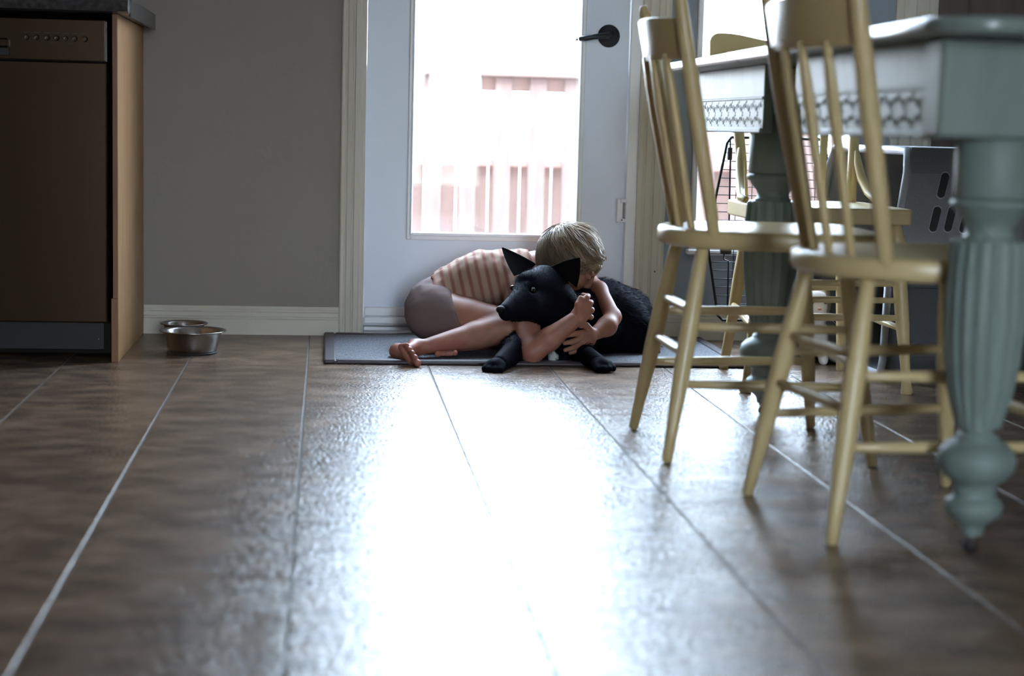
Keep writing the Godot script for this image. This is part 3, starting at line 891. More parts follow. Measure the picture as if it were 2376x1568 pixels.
func side_chair(label: String) -> Node3D:
	var t := thing("dining_chair", Vector3.ZERO, label, "chair", "")
	# saddle seat: rounded at the back, wide at the front
	var o := PackedVector2Array()
	for q in [[0.235, -0.155], [0.225, -0.20], [0.19, -0.222], [0.11, -0.230], [0.02, -0.222], [-0.07, -0.200], [-0.135, -0.165], [-0.175, -0.115], [-0.194, -0.055], [-0.198, 0.0]]: o.append(Vector2(q[0], q[1]))
	for i in range(8, -1, -1): o.append(Vector2(o[i].x, -o[i].y))
	for i in [1, 2, 3]: o.append(Vector2(0.235 + [0.006, 0.008, 0.006][i - 1], [0.08, 0.0, -0.08][i - 1]))
	part("seat", mb().prism(o, Transform3D(Basis(Vector3(1, 0, 0), Vector3(0, 0, 1), Vector3(0, 1, 0)), Vector3(0, 0.425, 0)), 0.037, 0.010, 1), M.yellow, t)
	for s in [-1.0, 1.0]:
		part("leg", taper(Vector3(-0.135, 0.430, s * 0.125), Vector3(-0.206, 0.004, s * 0.19), [0.0125, 0.0145, 0.0175, 0.0185, 0.0175, 0.0155, 0.0125, 0.0105]), M.yellow, t)
		part("leg", taper(Vector3(0.145, 0.430, s * 0.15), Vector3(0.205, 0.004, s * 0.222), [0.0125, 0.0145, 0.0175, 0.0185, 0.0175, 0.0155, 0.0125, 0.0105]), M.yellow, t)
	var leg_at := func(fx: float, s: float, h: float) -> Vector3:
		var u := 1.0 - h / 0.43
		return Vector3(lerpf(-0.135, -0.206, u), h, s * lerpf(0.125, 0.19, u)) if fx < 0 else Vector3(lerpf(0.145, 0.205, u), h, s * lerpf(0.15, 0.222, u))
	for h in [0.300, 0.214]:
		part("back_rung", taper(leg_at.call(-1.0, -1.0, h), leg_at.call(-1.0, 1.0, h), [0.0075, 0.0095, 0.0105, 0.0095, 0.0075], 10), M.yellow, t)
	for h in [0.269, 0.155]:
		for s in [-1.0, 1.0]:
			part("side_rung", taper(leg_at.call(-1.0, s, h), leg_at.call(1.0, s, h), [0.0080, 0.0095, 0.0108, 0.0095, 0.0080], 10), M.yellow, t)
	part("front_rung", taper(leg_at.call(1.0, -1.0, 0.20), leg_at.call(1.0, 1.0, 0.20), [0.0085, 0.011, 0.0125, 0.011, 0.0085], 10), M.yellow, t)
	# back: two posts, a curved rail and four arrow spindles on an arc
	for s in [-1.0, 1.0]:
		part("post", mb().tube([Vector3(-0.120, 0.445, s * 0.160), Vector3(-0.145, 0.57, s * 0.168), Vector3(-0.172, 0.70, s * 0.176), Vector3(-0.198, 0.83, s * 0.184), Vector3(-0.212, 0.905, s * 0.188), Vector3(-0.216, 0.918, s * 0.189)], [0.0125, 0.0150, 0.0165, 0.0150, 0.0128, 0.0075], 14), M.yellow, t)
	var rail := mb()
	var s0 := rail.v.size()
	var N := 14
	var R := []
	for i in N + 1:
		var w := -1.0 + 2.0 * i / N
		var bow := -0.040 * (1.0 - w * w)
		var ring := []
		for q in [[0.0, 0.0], [0.003, -0.003], [0.014, -0.003], [0.017, 0.0], [0.017, 1.0], [0.014, 1.03], [0.003, 1.03], [0.0, 1.0]]:
			var h: float = lerpf(0.797, 0.872, q[1]) + 0.006 * (1.0 - w * w) * q[1]
			ring.append(Vector3(-0.196 - (h - 0.83) * 0.19 + bow + q[0] - 0.008, h, w * 0.184))
		R.append(ring)
	for i in N:
		for k in 8:
			rail.quad(R[i][k], R[i][(k + 1) % 8], R[i + 1][(k + 1) % 8], R[i + 1][k], 1 + (k % 8) / 2)
	for e in [0, N]:
		for k in range(1, 7):
			if e == 0: rail.tri(R[e][0], R[e][k + 1], R[e][k], -1)
			else: rail.tri(R[e][0], R[e][k], R[e][k + 1], -1)
	rail.fix(s0)
	part("rail", rail, M.yellow, t)
	for w in [-0.6, -0.2, 0.2, 0.6]:
		var bow: float = -0.040 * (1.0 - w * w)
		var a := Vector3(-0.128 + bow * 0.9, 0.45, w * 0.155)
		var b := Vector3(-0.196 + bow, 0.805, w * 0.184)
		part("spindle", mb().tube([a, a.lerp(b, 0.25), a.lerp(b, 0.5), a.lerp(b, 0.7), a.lerp(b, 0.85), b], [0.0090, 0.0105, 0.0118, 0.0130, 0.0115, 0.0085], 10, 1, 0.8, Vector3(0, 0, 1)), M.yellow, t)
	return t

func armchair() -> Node3D:
	var t := thing("armchair", Vector3(0, 0, 0), "yellow chair with bentwood side hoops at the far table end", "chair")
	var o := rounded_rect(-0.192, 0.192, -0.215, 0.222, [0.012, 0.012, 0.05, 0.05])
	part("seat", mb().prism(o, Transform3D(Basis(Vector3(1, 0, 0), Vector3(0, 0, 1), Vector3(0, 1, 0)), Vector3(0, 0.434, 0)), 0.040, 0.004), M.yellow, t)
	for s in [-1.0, 1.0]:
		var a := Vector3(s * 0.165, 0.436, 0.175)
		var b := Vector3(s * 0.212, 0.003, 0.188)
		part("leg", mb().tube([a, a.lerp(b, 0.05), a.lerp(b, 0.13), a.lerp(b, 0.21), a.lerp(b, 0.26), a.lerp(b, 0.4), a.lerp(b, 0.6), a.lerp(b, 0.8), a.lerp(b, 0.93), b], [0.012, 0.015, 0.023, 0.019, 0.0165, 0.0185, 0.0175, 0.013, 0.0115, 0.016], 14), M.yellow, t)
		part("leg", taper(Vector3(s * 0.130, 0.436, -0.165), Vector3(s * 0.168, 0.003, -0.243), [0.013, 0.017, 0.018, 0.016, 0.014, 0.013]), M.yellow, t)
	for h in [0.282, 0.240]:
		part("front_rung", taper(Vector3(-0.18, h, 0.18), Vector3(0.18, h, 0.18), [0.007, 0.0085, 0.0085, 0.007], 10), M.yellow, t)
	part("front_rung", taper(Vector3(-0.19, 0.195, 0.182), Vector3(0.19, 0.195, 0.182), [0.0075, 0.0095, 0.0095, 0.0075], 10), M.yellow, t)
	for s in [-1.0, 1.0]:
		part("side_rung", taper(Vector3(s * 0.155, 0.185, -0.215), Vector3(s * 0.196, 0.165, 0.185), [0.007, 0.0095, 0.010, 0.007], 10), M.yellow, t)
	part("back_rung", taper(Vector3(-0.147, 0.235, -0.205), Vector3(0.147, 0.235, -0.205), [0.007, 0.009, 0.009, 0.007], 10), M.yellow, t)
	for s in [-1.0, 1.0]:
		part("post", mb().tube([Vector3(s * 0.150, 0.46, -0.17), Vector3(s * 0.156, 0.58, -0.185), Vector3(s * 0.165, 0.70, -0.215), Vector3(s * 0.180, 0.87, -0.262)], [0.0155, 0.0150, 0.0145, 0.012], 12), M.yellow, t)
		part("hoop", mb().tube([Vector3(s * 0.163, 0.612, -0.178), Vector3(s * 0.164, 0.58, -0.165), Vector3(s * 0.168, 0.54, -0.140), Vector3(s * 0.176, 0.505, -0.10), Vector3(s * 0.184, 0.487, -0.055), Vector3(s * 0.184, 0.482, 0.0)], [0.007, 0.0115, 0.0125, 0.0125, 0.0115, 0.008], 10), M.yellow, t)
	for x in [-0.075, 0.0, 0.075]:
		part("spindle", mb().tube([Vector3(x, 0.46, -0.19), Vector3(x * 1.08, 0.60, -0.215), Vector3(x * 1.15, 0.70, -0.235), Vector3(x * 1.2, 0.865, -0.272)], [0.008, 0.010, 0.0135, 0.008], 10, 1, 0.6, Vector3(1, 0, 0)), M.yellow, t)
	# crest rail: high rounded ears and a dip in the middle, bent backwards
	var c := mb()
	var s0 := c.v.size()
	var N := 20
	var R := []
	N = 44
	for i in N + 1:
		var w := sin((-1.0 + 2.0 * i / N) * PI / 2)
		var u: float = clampf((absf(w) * 0.236 - 0.208) / 0.028, 0.0, 1.0)
		var drop: float = 1.0 - sqrt(maxf(0.0, 1.0 - u * u))
		var top: float = 0.905 + 0.019 * smoothstep(0.15, 0.8, absf(w)) - 0.028 * drop
		var bot: float = 0.838 + 0.02 * drop
		var z := -0.262 - 0.022 * (1.0 - w * w)
		R.append([Vector3(w * 0.236, bot, z), Vector3(w * 0.236, bot, z - 0.018), Vector3(w * 0.236, top, z - 0.024), Vector3(w * 0.236, top, z - 0.008)])
	for i in N:
		for k in 4: c.quad(R[i][k], R[i][(k + 1) % 4], R[i + 1][(k + 1) % 4], R[i + 1][k], 1 + k)
	c.quad(R[0][3], R[0][2], R[0][1], R[0][0], -1)
	c.quad(R[N][0], R[N][1], R[N][2], R[N][3], -1)
	c.fix(s0)
	part("crest_rail", c, M.yellow, t)
	return t

func chairs() -> void:
	var a := side_chair("pale yellow spindle chair, farther of the two along the table's left side")
	a.position = Vector3(0.89, 0, -3.515)
	var b: Node3D = a.duplicate()
	b.name = numbered("dining_chair")
	add_child(b, true)
	b.position = Vector3(1.0015, 0, -2.862)
	b.rotation.y = deg_to_rad(6.9)
	b.set_meta("label", "pale yellow spindle chair in the foreground, nearest the camera")
	for o in [a, b]: o.set_meta("group", "yellow spindle chairs along the table")
	var c := armchair()
	c.position = Vector3(1.28, 0, -4.43)

# ------------------------------------------------------------------ kennel and cat
func kennel_and_cat() -> void:
	# eight-sided plastic shell, front raked, open towards the left
	var t := thing("pet_kennel", Vector3(1.9, 0, -4.72), "grey plastic pet kennel with wire door standing open, right of the table", "kennel")
	var zc := -4.73
	var sec := func(k: float) -> Array:
		return [[0.27 * k, 0.0], [0.285 * k, 0.06], [0.295 * k, 0.265], [0.283 * k, 0.56], [0.255 * k, 0.628], [-0.255 * k, 0.628], [-0.283 * k, 0.56], [-0.295 * k, 0.265], [-0.285 * k, 0.06], [-0.27 * k, 0.0]]
	var front := func(z: float, y: float) -> float: return 1.475 + maxf(y - 0.27, 0.0) * 0.14 + (z - zc) * 0.10
	for half in [0, 1]:
		var m := mb()
		var s0 := m.v.size()
		var ring: Array = sec.call(1.0)
		var pick := [2, 3, 4, 5, 6, 7] if half == 0 else [7, 8, 9, 0, 1, 2]
		var rows := []
		for side in [0, 1]:
			for e in [0, 1]:
				var row := []
				for i in pick:
					var q: Array = ring[i]
					var kz: float = q[0] * (1.0 if side == 0 else 0.955)
					var ky: float = q[1] if side == 0 else clampf(q[1], 0.012, 0.617)
					row.append(Vector3(front.call(zc + kz, ky) if e == 0 else 2.28, ky, zc + kz))
				rows.append(row)
		var n := pick.size()
		for i in n - 1:
			m.quad(rows[0][i], rows[0][i + 1], rows[1][i + 1], rows[1][i], -1)
			m.quad(rows[3][i], rows[3][i + 1], rows[2][i + 1], rows[2][i], -1)
			m.quad(rows[2][i], rows[2][i + 1], rows[0][i + 1], rows[0][i], -1)
			m.quad(rows[1][i], rows[1][i + 1], rows[3][i + 1], rows[3][i], -1)
		for i in [0, n - 1]:
			if i == 0: m.quad(rows[0][i], rows[1][i], rows[3][i], rows[2][i], -1)
			else: m.quad(rows[2][i], rows[3][i], rows[1][i], rows[0][i], -1)
		m.fix(s0)
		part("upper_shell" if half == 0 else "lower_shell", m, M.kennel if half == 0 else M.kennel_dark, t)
	var bk := PackedVector2Array()
	for q in sec.call(0.97): bk.append(Vector2(q[0], clampf(q[1], 0.008, 0.62)))
	part("back_wall", mb().prism(bk, Transform3D(Basis(Vector3(0, 0, 1), Vector3(0, 1, 0), Vector3(1, 0, 0)), Vector3(2.262, 0, zc)), 0.016), M.kennel, t)
	# rim round the opening
	var rp := []
	var rr := []
	var seq: Array = sec.call(0.96)
	for i in [2, 3, 4, 5, 6, 7, 8, 9, 0, 1, 2]:
		var q: Array = seq[i]
		rp.append(Vector3(front.call(zc + q[0], q[1]) - 0.004, clampf(q[1], 0.016, 0.618), zc + q[0]))
		rr.append(0.014)
	part("front_rim", mb().tube(rp, rr, 8, 1, 0.8, Vector3(-1, 0, 0)), mat(Color(0.62, 0.625, 0.64), 0.4), t)
	part("seam_flange", mb().box(Vector3(1.50, 0.255, zc + 0.292), Vector3(2.28, 0.275, zc + 0.304), 0.003), M.kennel_dark, t)
	# slanted vent slots on the side towards the camera
	for q in [[1.632, 0.530], [1.614, 0.440], [1.655, 0.441], [1.697, 0.438], [1.674, 0.528], [1.716, 0.526], [1.739, 0.436]]:
		var ol := PackedVector2Array()
		for i in 20:
			var a := TAU * i / 20
			ol.append(Vector2(cos(a) * 0.0108, sin(a) * 0.0108 + (0.023 if sin(a) >= 0 else -0.023)))
		var y: float = q[1]
		var zz: float = zc + lerpf(0.295, 0.283, (y - 0.265) / 0.295)
		var xf := Transform3D(Basis(Vector3.RIGHT, -0.04) * Basis(Vector3.BACK, -0.21), Vector3(q[0], y, zz))
		var big := PackedVector2Array()
		for p in ol: big.append(p * 1.10)
		var sl := part("vent_slot", mb().prism(big, Transform3D(xf.basis, xf.origin - xf.basis.z * 0.003), 0.0042, 0.001), mat(Color(0.62, 0.63, 0.65), 0.35), t)
		part("dark_slot_plate", mb().prism(ol, Transform3D(xf.basis, xf.origin - xf.basis.z * 0.002), 0.0044), M.black, sl)  # black plate standing proud, its colour stands in for the shade inside a hole
	# wire door swung open, flat to the camera
	var z := -5.08
	var W := func(px: Vector2) -> Vector3: return Vector3(px.x, px.y, z)
	var dr := part("wire_door", mb().tube([Vector3(1.205, 0.640, z), Vector3(1.475, 0.640, z), Vector3(1.492, 0.625, z), Vector3(1.545, 0.335, z), Vector3(1.51, 0.115, z), Vector3(1.49, 0.095, z), Vector3(1.20, 0.090, z), Vector3(1.184, 0.105, z), Vector3(1.142, 0.335, z), Vector3(1.192, 0.622, z), Vector3(1.205, 0.640, z)], [0.0042, 0.0042, 0.0042, 0.0042, 0.0042, 0.0042, 0.0042, 0.0042, 0.0042, 0.0042, 0.0042], 8), M.wire, t)
	for i in 21:
		var y := 0.115 + 0.0252 * i
		var a: float = lerpf(1.184, 1.142, (y - 0.105) / 0.23) if y < 0.335 else lerpf(1.142, 1.192, (y - 0.335) / 0.287)
		part("wire", mb().tube([Vector3(a, y, z), Vector3(2.69 - a, y, z)], [0.0013, 0.0013], 6), M.wire, dr)
	for i in 6:
		var x := 1.226 + 0.0485 * i
		part("wire", mb().tube([Vector3(x, 0.092, z - 0.003), Vector3(x, 0.640, z - 0.003)], [0.0012, 0.0012], 6), M.wire, dr)
	var lt := part("latch_rod", mb().tube([Vector3(1.212, 0.10, z + 0.006), Vector3(1.210, 0.27, z + 0.006), Vector3(1.195, 0.275, z + 0.006), Vector3(1.195, 0.31, z + 0.006)], [0.0026, 0.0026, 0.0026, 0.0026], 8).tube([Vector3(1.215, 0.345, z + 0.006), Vector3(1.207, 0.352, z + 0.006), Vector3(1.203, 0.56, z + 0.006), Vector3(1.200, 0.63, z + 0.006)], [0.0026, 0.0026, 0.0026, 0.0026], 8), M.wire, dr)
	part("latch_grip", mb().box(Vector3(1.193, 0.572, z + 0.002), Vector3(1.206, 0.610, z + 0.014), 0.002), M.black, dr)
	part("latch_block", mb().box(Vector3(1.182, 0.292, z + 0.002), Vector3(1.216, 0.318, z + 0.014), 0.002), M.black, dr)
	# cat crouched before the kennel, only its muzzle and chest seen between the chairs
	var c := thing("cat", Vector3(1.40, 0, -4.83), "white, orange and black cat crouched behind the yellow chairs by the kennel", "cat")
	var cc := func(p: Vector3, _n: Vector3) -> Color:
		if p.z > -4.79 and p.y > 0.13 and absf(p.x - 1.402) < 0.026: return lin(0.90, 0.86, 0.83)
		if p.y > 0.135: return lin(0.70, 0.47, 0.32) if p.x < 1.41 else lin(0.62, 0.57, 0.48)
		if p.z > -4.90 and p.x > 1.388 - p.y * 0.05: return lin(0.90, 0.88, 0.87)
		return lin(0.07, 0.07, 0.08) if p.x < 1.40 else lin(0.66, 0.50, 0.38)
	var bl := Blob.new(Vector3(1.26, -0.02, -5.06), Vector3(1.54, 0.27, -4.66), 0.006)
	bl.cap(Vector3(1.40, 0.075, -4.85), Vector3(1.40, 0.085, -4.98), 0.058, 0.072, 0.03)
	bl.cap(Vector3(1.40, 0.09, -4.84), Vector3(1.402, 0.155, -4.815), 0.046, 0.040, 0.02)
	bl.ell(Vector3(1.402, 0.172, -4.805), Basis(), Vector3(0.047, 0.042, 0.046), 0.02)
	bl.ell(Vector3(1.402, 0.155, -4.768), Basis(), Vector3(0.022, 0.017, 0.018), 0.012)
	for s in [-1.0, 1.0]:
		bl.cap(Vector3(1.40 + s * 0.030, 0.07, -4.82), Vector3(1.40 + s * 0.028, 0.012, -4.775), 0.020, 0.014, 0.012)
		bl.cap(Vector3(1.40 + s * 0.066, 0.05, -4.97), Vector3(1.40 + s * 0.072, 0.014, -4.90), 0.034, 0.016, 0.015)
		bl.cap(Vector3(1.402 + s * 0.032, 0.200, -4.81), Vector3(1.402 + s * 0.040, 0.236, -4.806), 0.016, 0.003, 0.006)
	bl.cap(Vector3(1.42, 0.03, -5.02), Vector3(1.48, 0.02, -4.95), 0.018, 0.012, 0.012)
	var sk := Hull.new()
	bl.into(sk, cc)
	part("body", sk, M.fur, c)
	part("nose", mb().ball(Vector3(1.402, 0.163, -4.749), Vector3(0.0062, 0.0042, 0.0045), 10), mat(Color(0.80, 0.52, 0.48), 0.4), c)
	for s in [-1.0, 1.0]:
		part("eye", mb().ball(Vector3(1.402 + s * 0.020, 0.182, -4.7645), Vector3(0.008, 0.007, 0.006), 10), mat(Color(0.45, 0.48, 0.22), 0.08), c)
	var wk := mb()
	for s in [-1.0, 1.0]:
		for k in 4:
			wk.tube([Vector3(1.402 + s * 0.014, 0.154 - 0.003 * k, -4.754), Vector3(1.402 + s * 0.04, 0.150 - 0.007 * k, -4.748), Vector3(1.402 + s * 0.062, 0.139 - 0.010 * k, -4.752)], [0.0005, 0.0004, 0.0002], 4)
	part("whiskers", wk, mat(Color(0.92, 0.92, 0.92), 0.4), c)

# ------------------------------------------------------------------ dog
func strand(s: Hull, pts: Array, r0: float, col: Color) -> void:
	var base := s.v.size()
	var n := pts.size()
	for i in n:
		var d: Vector3 = (pts[mini(i + 1, n - 1)] - pts[maxi(i - 1, 0)]).normalized()
		var u := d.cross(Vector3(0.3, 0.9, 0.31)).normalized()
		var w := d.cross(u)
		var r := r0 * (1.0 - 0.9 * pow(float(i) / (n - 1), 1.5))
		for k in 3:
			var a := TAU * k / 3
			var o := u * cos(a) + w * sin(a)
			s.v.append(pts[i] + o * r)
			s.n.append(o)
			s.c.append(col)
	for i in n - 1:
		for k in 3:
			var a := base + i * 3 + k
			var b := base + i * 3 + (k + 1) % 3
			s.idx.append_array(PackedInt32Array([a, a + 3, b, b, a + 3, b + 3]))

func coat(src: Hull, count: int, length: float, width: float, flow: Callable, col: Callable, skip = null) -> Hull:
	var s := Hull.new()
	for i in count:
		var k := rng.randi_range(0, src.v.size() - 1)
		var p := src.v[k]
		var nn := src.n[k]
		if p.y < 0.02 or (p.z > -4.70 and p.y < 0.07) or (skip != null and skip.call(p)): continue
		var f: Vector3 = flow.call(p)
		var t := (f - nn * f.dot(nn)).normalized()
		var l := length * rng.randf_range(0.6, 1.2)
		var jit := Vector3(rng.randf_range(-1, 1), rng.randf_range(-1, 1), rng.randf_range(-1, 1)) * 0.18
		var d := (t + nn * 0.30 + jit).normalized()
		strand(s, [p - nn * 0.002, p + d * l * 0.5 , p + d * l - nn * l * 0.12], width, col.call(p))
	return s

func ear_mesh(a: Vector3, b: Vector3, tip: Vector3, out: Vector3, cup: float) -> MB:
	# a pointed ear: a cupped sheet with thickness, base from a to b, hollow side towards out
	var m := mb()
	var s0 := m.v.size()
	var N := 9
	var K := 10
	var fr := []
	var bk := []
	var mid := (a + b) * 0.5
	var half := (b - a) * 0.5
	for i in N + 1:
		var t := float(i) / N
		var w := pow(1.0 - t, 0.78) * (1.0 + 0.05 * sin(t * PI))
		if i == N: w = 0.03
		var c := mid.lerp(tip, t)
		var rf := []
		var rb := []
		for k in K + 1:
			var u := -1.0 + 2.0 * k / K
			var dep := -cup * (1.0 - u * u) * (1.0 - t * 0.75)
			var p := c + half * (u * w) + out * dep
			rf.append(p + out * 0.0012)
			rb.append(p - out * lerpf(0.006, 0.0015, maxf(t, absf(u))))
		fr.append(rf); bk.append(rb)
	for i in N:
		for k in K:
			m.quad(fr[i][k], fr[i][k + 1], fr[i + 1][k + 1], fr[i + 1][k], 1)
			m.quad(bk[i][k + 1], bk[i][k], bk[i + 1][k], bk[i + 1][k + 1], 2)
		m.quad(bk[i][0], fr[i][0], fr[i + 1][0], bk[i + 1][0], 3)
		m.quad(fr[i][K], bk[i][K], bk[i + 1][K], fr[i + 1][K], 3)
	for k in K:
		m.quad(fr[0][k + 1], fr[0][k], bk[0][k], bk[0][k + 1], 4)
		m.quad(fr[N][k], fr[N][k + 1], bk[N][k + 1], bk[N][k], 4)
	m.fix(s0)
	return m

func dog() -> void:
	var d := thing("dog", Vector3(0.75, 0, -4.85), "black prick-eared dog with white chest spot lying on the mat, hugged", "dog")
	var spot := Vector3(0.6432, 0.0193, -4.7450)
	var toe := Vector3(0.9942, 0.0043, -4.9300)
	var dc := func(p: Vector3, _n: Vector3) -> Color:
		var q := (p - spot) / Vector3(0.0125, 0.0165, 0.05)
		if q.length() + 0.25 * sin(p.x * 900.0) < 1.0: return lin(0.80, 0.79, 0.77)
		if (p - toe).length() < 0.026: return lin(0.78, 0.77, 0.76)
		return Color(0.0065, 0.0070, 0.0082)
	var sk := Hull.new()
	var b := Blob.new(Vector3(0.40, -0.01, -5.17), Vector3(0.98, 0.27, -4.50), 0.0062)
	# chest, shoulders, barrel, rump
	b.cap(Vector3(0.6739, 0.1272, -4.8600), Vector3(0.6766, 0.0614, -4.8200), 0.0655, 0.0627, 0.03)
	b.cap(Vector3(0.7174, 0.1145, -4.9000), Vector3(0.8185, 0.1340, -5.0000), 0.0735, 0.0775, 0.03)
	b.cap(Vector3(0.7878, 0.0778, -4.9000), Vector3(0.8168, 0.0646, -4.9600), 0.0662, 0.0719, 0.03)
	b.cap(Vector3(0.8185, 0.1340, -5.0000), Vector3(0.8976, 0.1090, -5.0500), 0.0750, 0.0783, 0.03)
	b.cap(Vector3(0.8859, 0.0950, -4.9800), Vector3(0.9063, 0.0720, -4.9600), 0.0697, 0.0645, 0.03)
	b.cap(Vector3(0.8416, 0.0406, -4.9500), Vector3(0.8992, 0.0388, -4.9500), 0.0470, 0.0495, 0.03)
	# hind foot and tail
	b.cap(Vector3(0.9042, 0.0299, -4.9400), Vector3(0.9928, 0.0068, -4.9300), 0.024, 0.016, 0.015)
	b.cap(Vector3(0.9693, 0.0125, -5.0800), Vector3(1.0307, -0.0078, -5.1200), 0.025, 0.016, 0.02)
	# front legs
	b.cap(Vector3(0.5939, 0.0579, -4.8400), Vector3(0.5304, 0.0356, -4.7500), 0.0460, 0.0368, 0.03)
	b.cap(Vector3(0.5330, 0.0334, -4.7400), Vector3(0.4770, 0.0196, -4.6000), 0.0356, 0.0241, 0.02)
	b.cap(Vector3(0.7235, 0.0408, -4.8400), Vector3(0.7214, 0.0318, -4.7400), 0.0460, 0.0332, 0.025)
	b.cap(Vector3(0.7215, 0.0294, -4.7400), Vector3(0.7493, 0.0209, -4.6200), 0.0308, 0.0219, 0.015)
	b.cap(Vector3(0.6475, 0.0293, -4.7800), Vector3(0.6457, 0.0014, -4.7600), 0.0406, 0.0238, 0.02)
	b.cap(Vector3(0.6263, 0.0212, -4.7750), Vector3(0.6656, 0.0191, -4.7750), 0.0310, 0.0310, 0.02)
	b.into(sk, dc)
	# paws with toes
	for q in [[Vector3(0.4662, 0.0157, -4.5850), Vector3(-0.42, 0, 0.9)], [Vector3(0.7533, 0.0190, -4.6000), Vector3(0.30, 0, 0.95)]]:
		var c: Vector3 = q[0]
		var dir: Vector3 = q[1].normalized()
		var sd := dir.cross(Vector3.UP)
		var pb := Blob.new(c - Vector3(0.06, 0.035, 0.06), c + Vector3(0.06, 0.04, 0.075), 0.0035)
		pb.ell(c, Basis(sd, Vector3.UP, -dir), Vector3(0.026, 0.021, 0.032), 0.01)
		for k in 4:
			var w := (k - 1.5)
			var st := c + sd * w * 0.0125 + dir * 0.012 + Vector3(0, 0.001, 0)
			var en := c + sd * w * 0.0150 + dir * (0.036 - absf(w) * 0.005) + Vector3(0, -0.008, 0)
			pb.cap(st, en, 0.0115, 0.0098, 0.004)
		pb.into(sk, dc)
	# head: skull, brow, cheeks, muzzle, jaw; pointing left and a little towards the camera
	var h := Blob.new(Vector3(0.4532, 0.0351, -4.8600) + Vector3(0, 0, -0.06), Vector3(0.7494, 0.3052, -4.8600) + Vector3(0, 0, 0.30), 0.0042)
	h.cap(Vector3(0.6208, 0.2036, -4.8300), Vector3(0.6037, 0.2004, -4.8100), 0.0652, 0.0601, 0.02)
	h.cap(Vector3(0.5722, 0.2130, -4.7750), Vector3(0.5642, 0.1993, -4.7650), 0.0429, 0.0394, 0.02)
	h.cap(Vector3(0.6539, 0.1607, -4.8100), Vector3(0.6469, 0.1457, -4.8000), 0.0624, 0.0552, 0.025)
	h.cap(Vector3(0.6000, 0.1557, -4.7700), Vector3(0.5719, 0.1633, -4.7400), 0.0477, 0.0403, 0.02)
	h.cap(Vector3(0.5515, 0.1828, -4.7350), Vector3(0.4955, 0.1560, -4.6650), 0.0355, 0.0204, 0.016)
	h.cap(Vector3(0.5642, 0.1600, -4.7250), Vector3(0.4997, 0.1450, -4.6680), 0.0307, 0.0181, 0.014)
	h.cap(Vector3(0.5780, 0.1398, -4.7350), Vector3(0.5190, 0.1345, -4.6900), 0.0189, 0.0111, 0.010)
	h.cap(Vector3(0.6995, 0.1064, -4.8600), Vector3(0.6575, 0.1278, -4.8300), 0.0608, 0.0580, 0.03)
	h.cap(Vector3(0.5706, 0.2450, -4.8520), Vector3(0.5358, 0.2783, -4.8580), 0.016, 0.005, 0.012)
	h.cap(Vector3(0.6750, 0.2285, -4.8620), Vector3(0.6979, 0.2511, -4.8620), 0.024, 0.009, 0.014)
	h.ell(Vector3(0.5758, 0.2073, -4.7220), Basis(), Vector3(0.012, 0.010, 0.012), 0.008, true)
	h.cap(Vector3(0.5602, 0.2190, -4.7350), Vector3(0.5875, 0.2200, -4.7420), 0.008, 0.007, 0.008)
	var hs := Hull.new()
	h.into(hs, dc)
	var hb := sk.v.size()
	sk.v.append_array(hs.v); sk.n.append_array(hs.n); sk.c.append_array(hs.c)
	for i in hs.idx: sk.idx.append(hb + i)
	part("body", sk, M.fur, d)
	part("ear", ear_mesh(Vector3(0.5318, 0.2392, -4.8000), Vector3(0.5992, 0.2694, -4.8600), Vector3(0.4988, 0.3165, -4.8300), Vector3(-0.62, 0.1, 0.78).normalized(), 0.016), tinted(), d)
	part("ear", ear_mesh(Vector3(0.6296, 0.2614, -4.8150), Vector3(0.7146, 0.2050, -4.8300), Vector3(0.7176, 0.2925, -4.8100), Vector3(-0.18, -0.12, 0.98).normalized(), 0.018), tinted(), d)
	part("nose", mb().ball(Vector3(0.4811, 0.1596, -4.6520), Vector3(0.0132, 0.0112, 0.0140), 18, 1), M.nose, d)
	var e := part("eye", mb().ball(Vector3(0.5756, 0.2065, -4.7300), Vector3(0.0098, 0.0092, 0.0095), 16), mat(Color(0.10, 0.055, 0.035), 0.08), d)
	part("pupil", mb().ball(Vector3(0.5736, 0.2071, -4.7235), Vector3(0.0055, 0.0055, 0.0042), 12), mat(Color(0.01, 0.01, 0.01), 0.03), e)
	part("eye", mb().ball(Vector3(0.5251, 0.2084, -4.7650), Vector3(0.0085, 0.008, 0.008), 14), mat(Color(0.09, 0.05, 0.035), 0.12), d)
	# the coat: short lying hairs
	var blk := func(p: Vector3) -> Color:
		return dc.call(p, p)
	var flow_body := func(p: Vector3) -> Vector3:
		return Vector3(0.7, -0.55, -0.35) if p.x > 0.66 else Vector3(0.1, -0.9, -0.2)
	var nose_at := Vector3(0.4820, 0.1610, -4.6500)
	var flow_head := func(p: Vector3) -> Vector3: return (p - nose_at).normalized() + Vector3(0, -0.25, 0)
	var bs := Hull.new()
	bs.v = sk.v.slice(0, hb); bs.n = sk.n.slice(0, hb)
	tag(part("coat", coat(bs, 9000, 0.020, 0.0008, flow_body, blk), M.coat, d), "", "", "", "stuff")
	tag(part("coat", coat(hs, 5000, 0.010, 0.0006, flow_head, blk, func(p: Vector3) -> bool: return p.distance_to(nose_at) < 0.045 or p.distance_to(Vector3(0.5762, 0.2070, -4.7250)) < 0.016), M.coat, d), "", "", "", "stuff")

func tinted() -> StandardMaterial3D:
	if not M.has("ear"): M.ear = mat(Color(0.055, 0.057, 0.066), 0.75, 0, 0.12)
	return M.ear

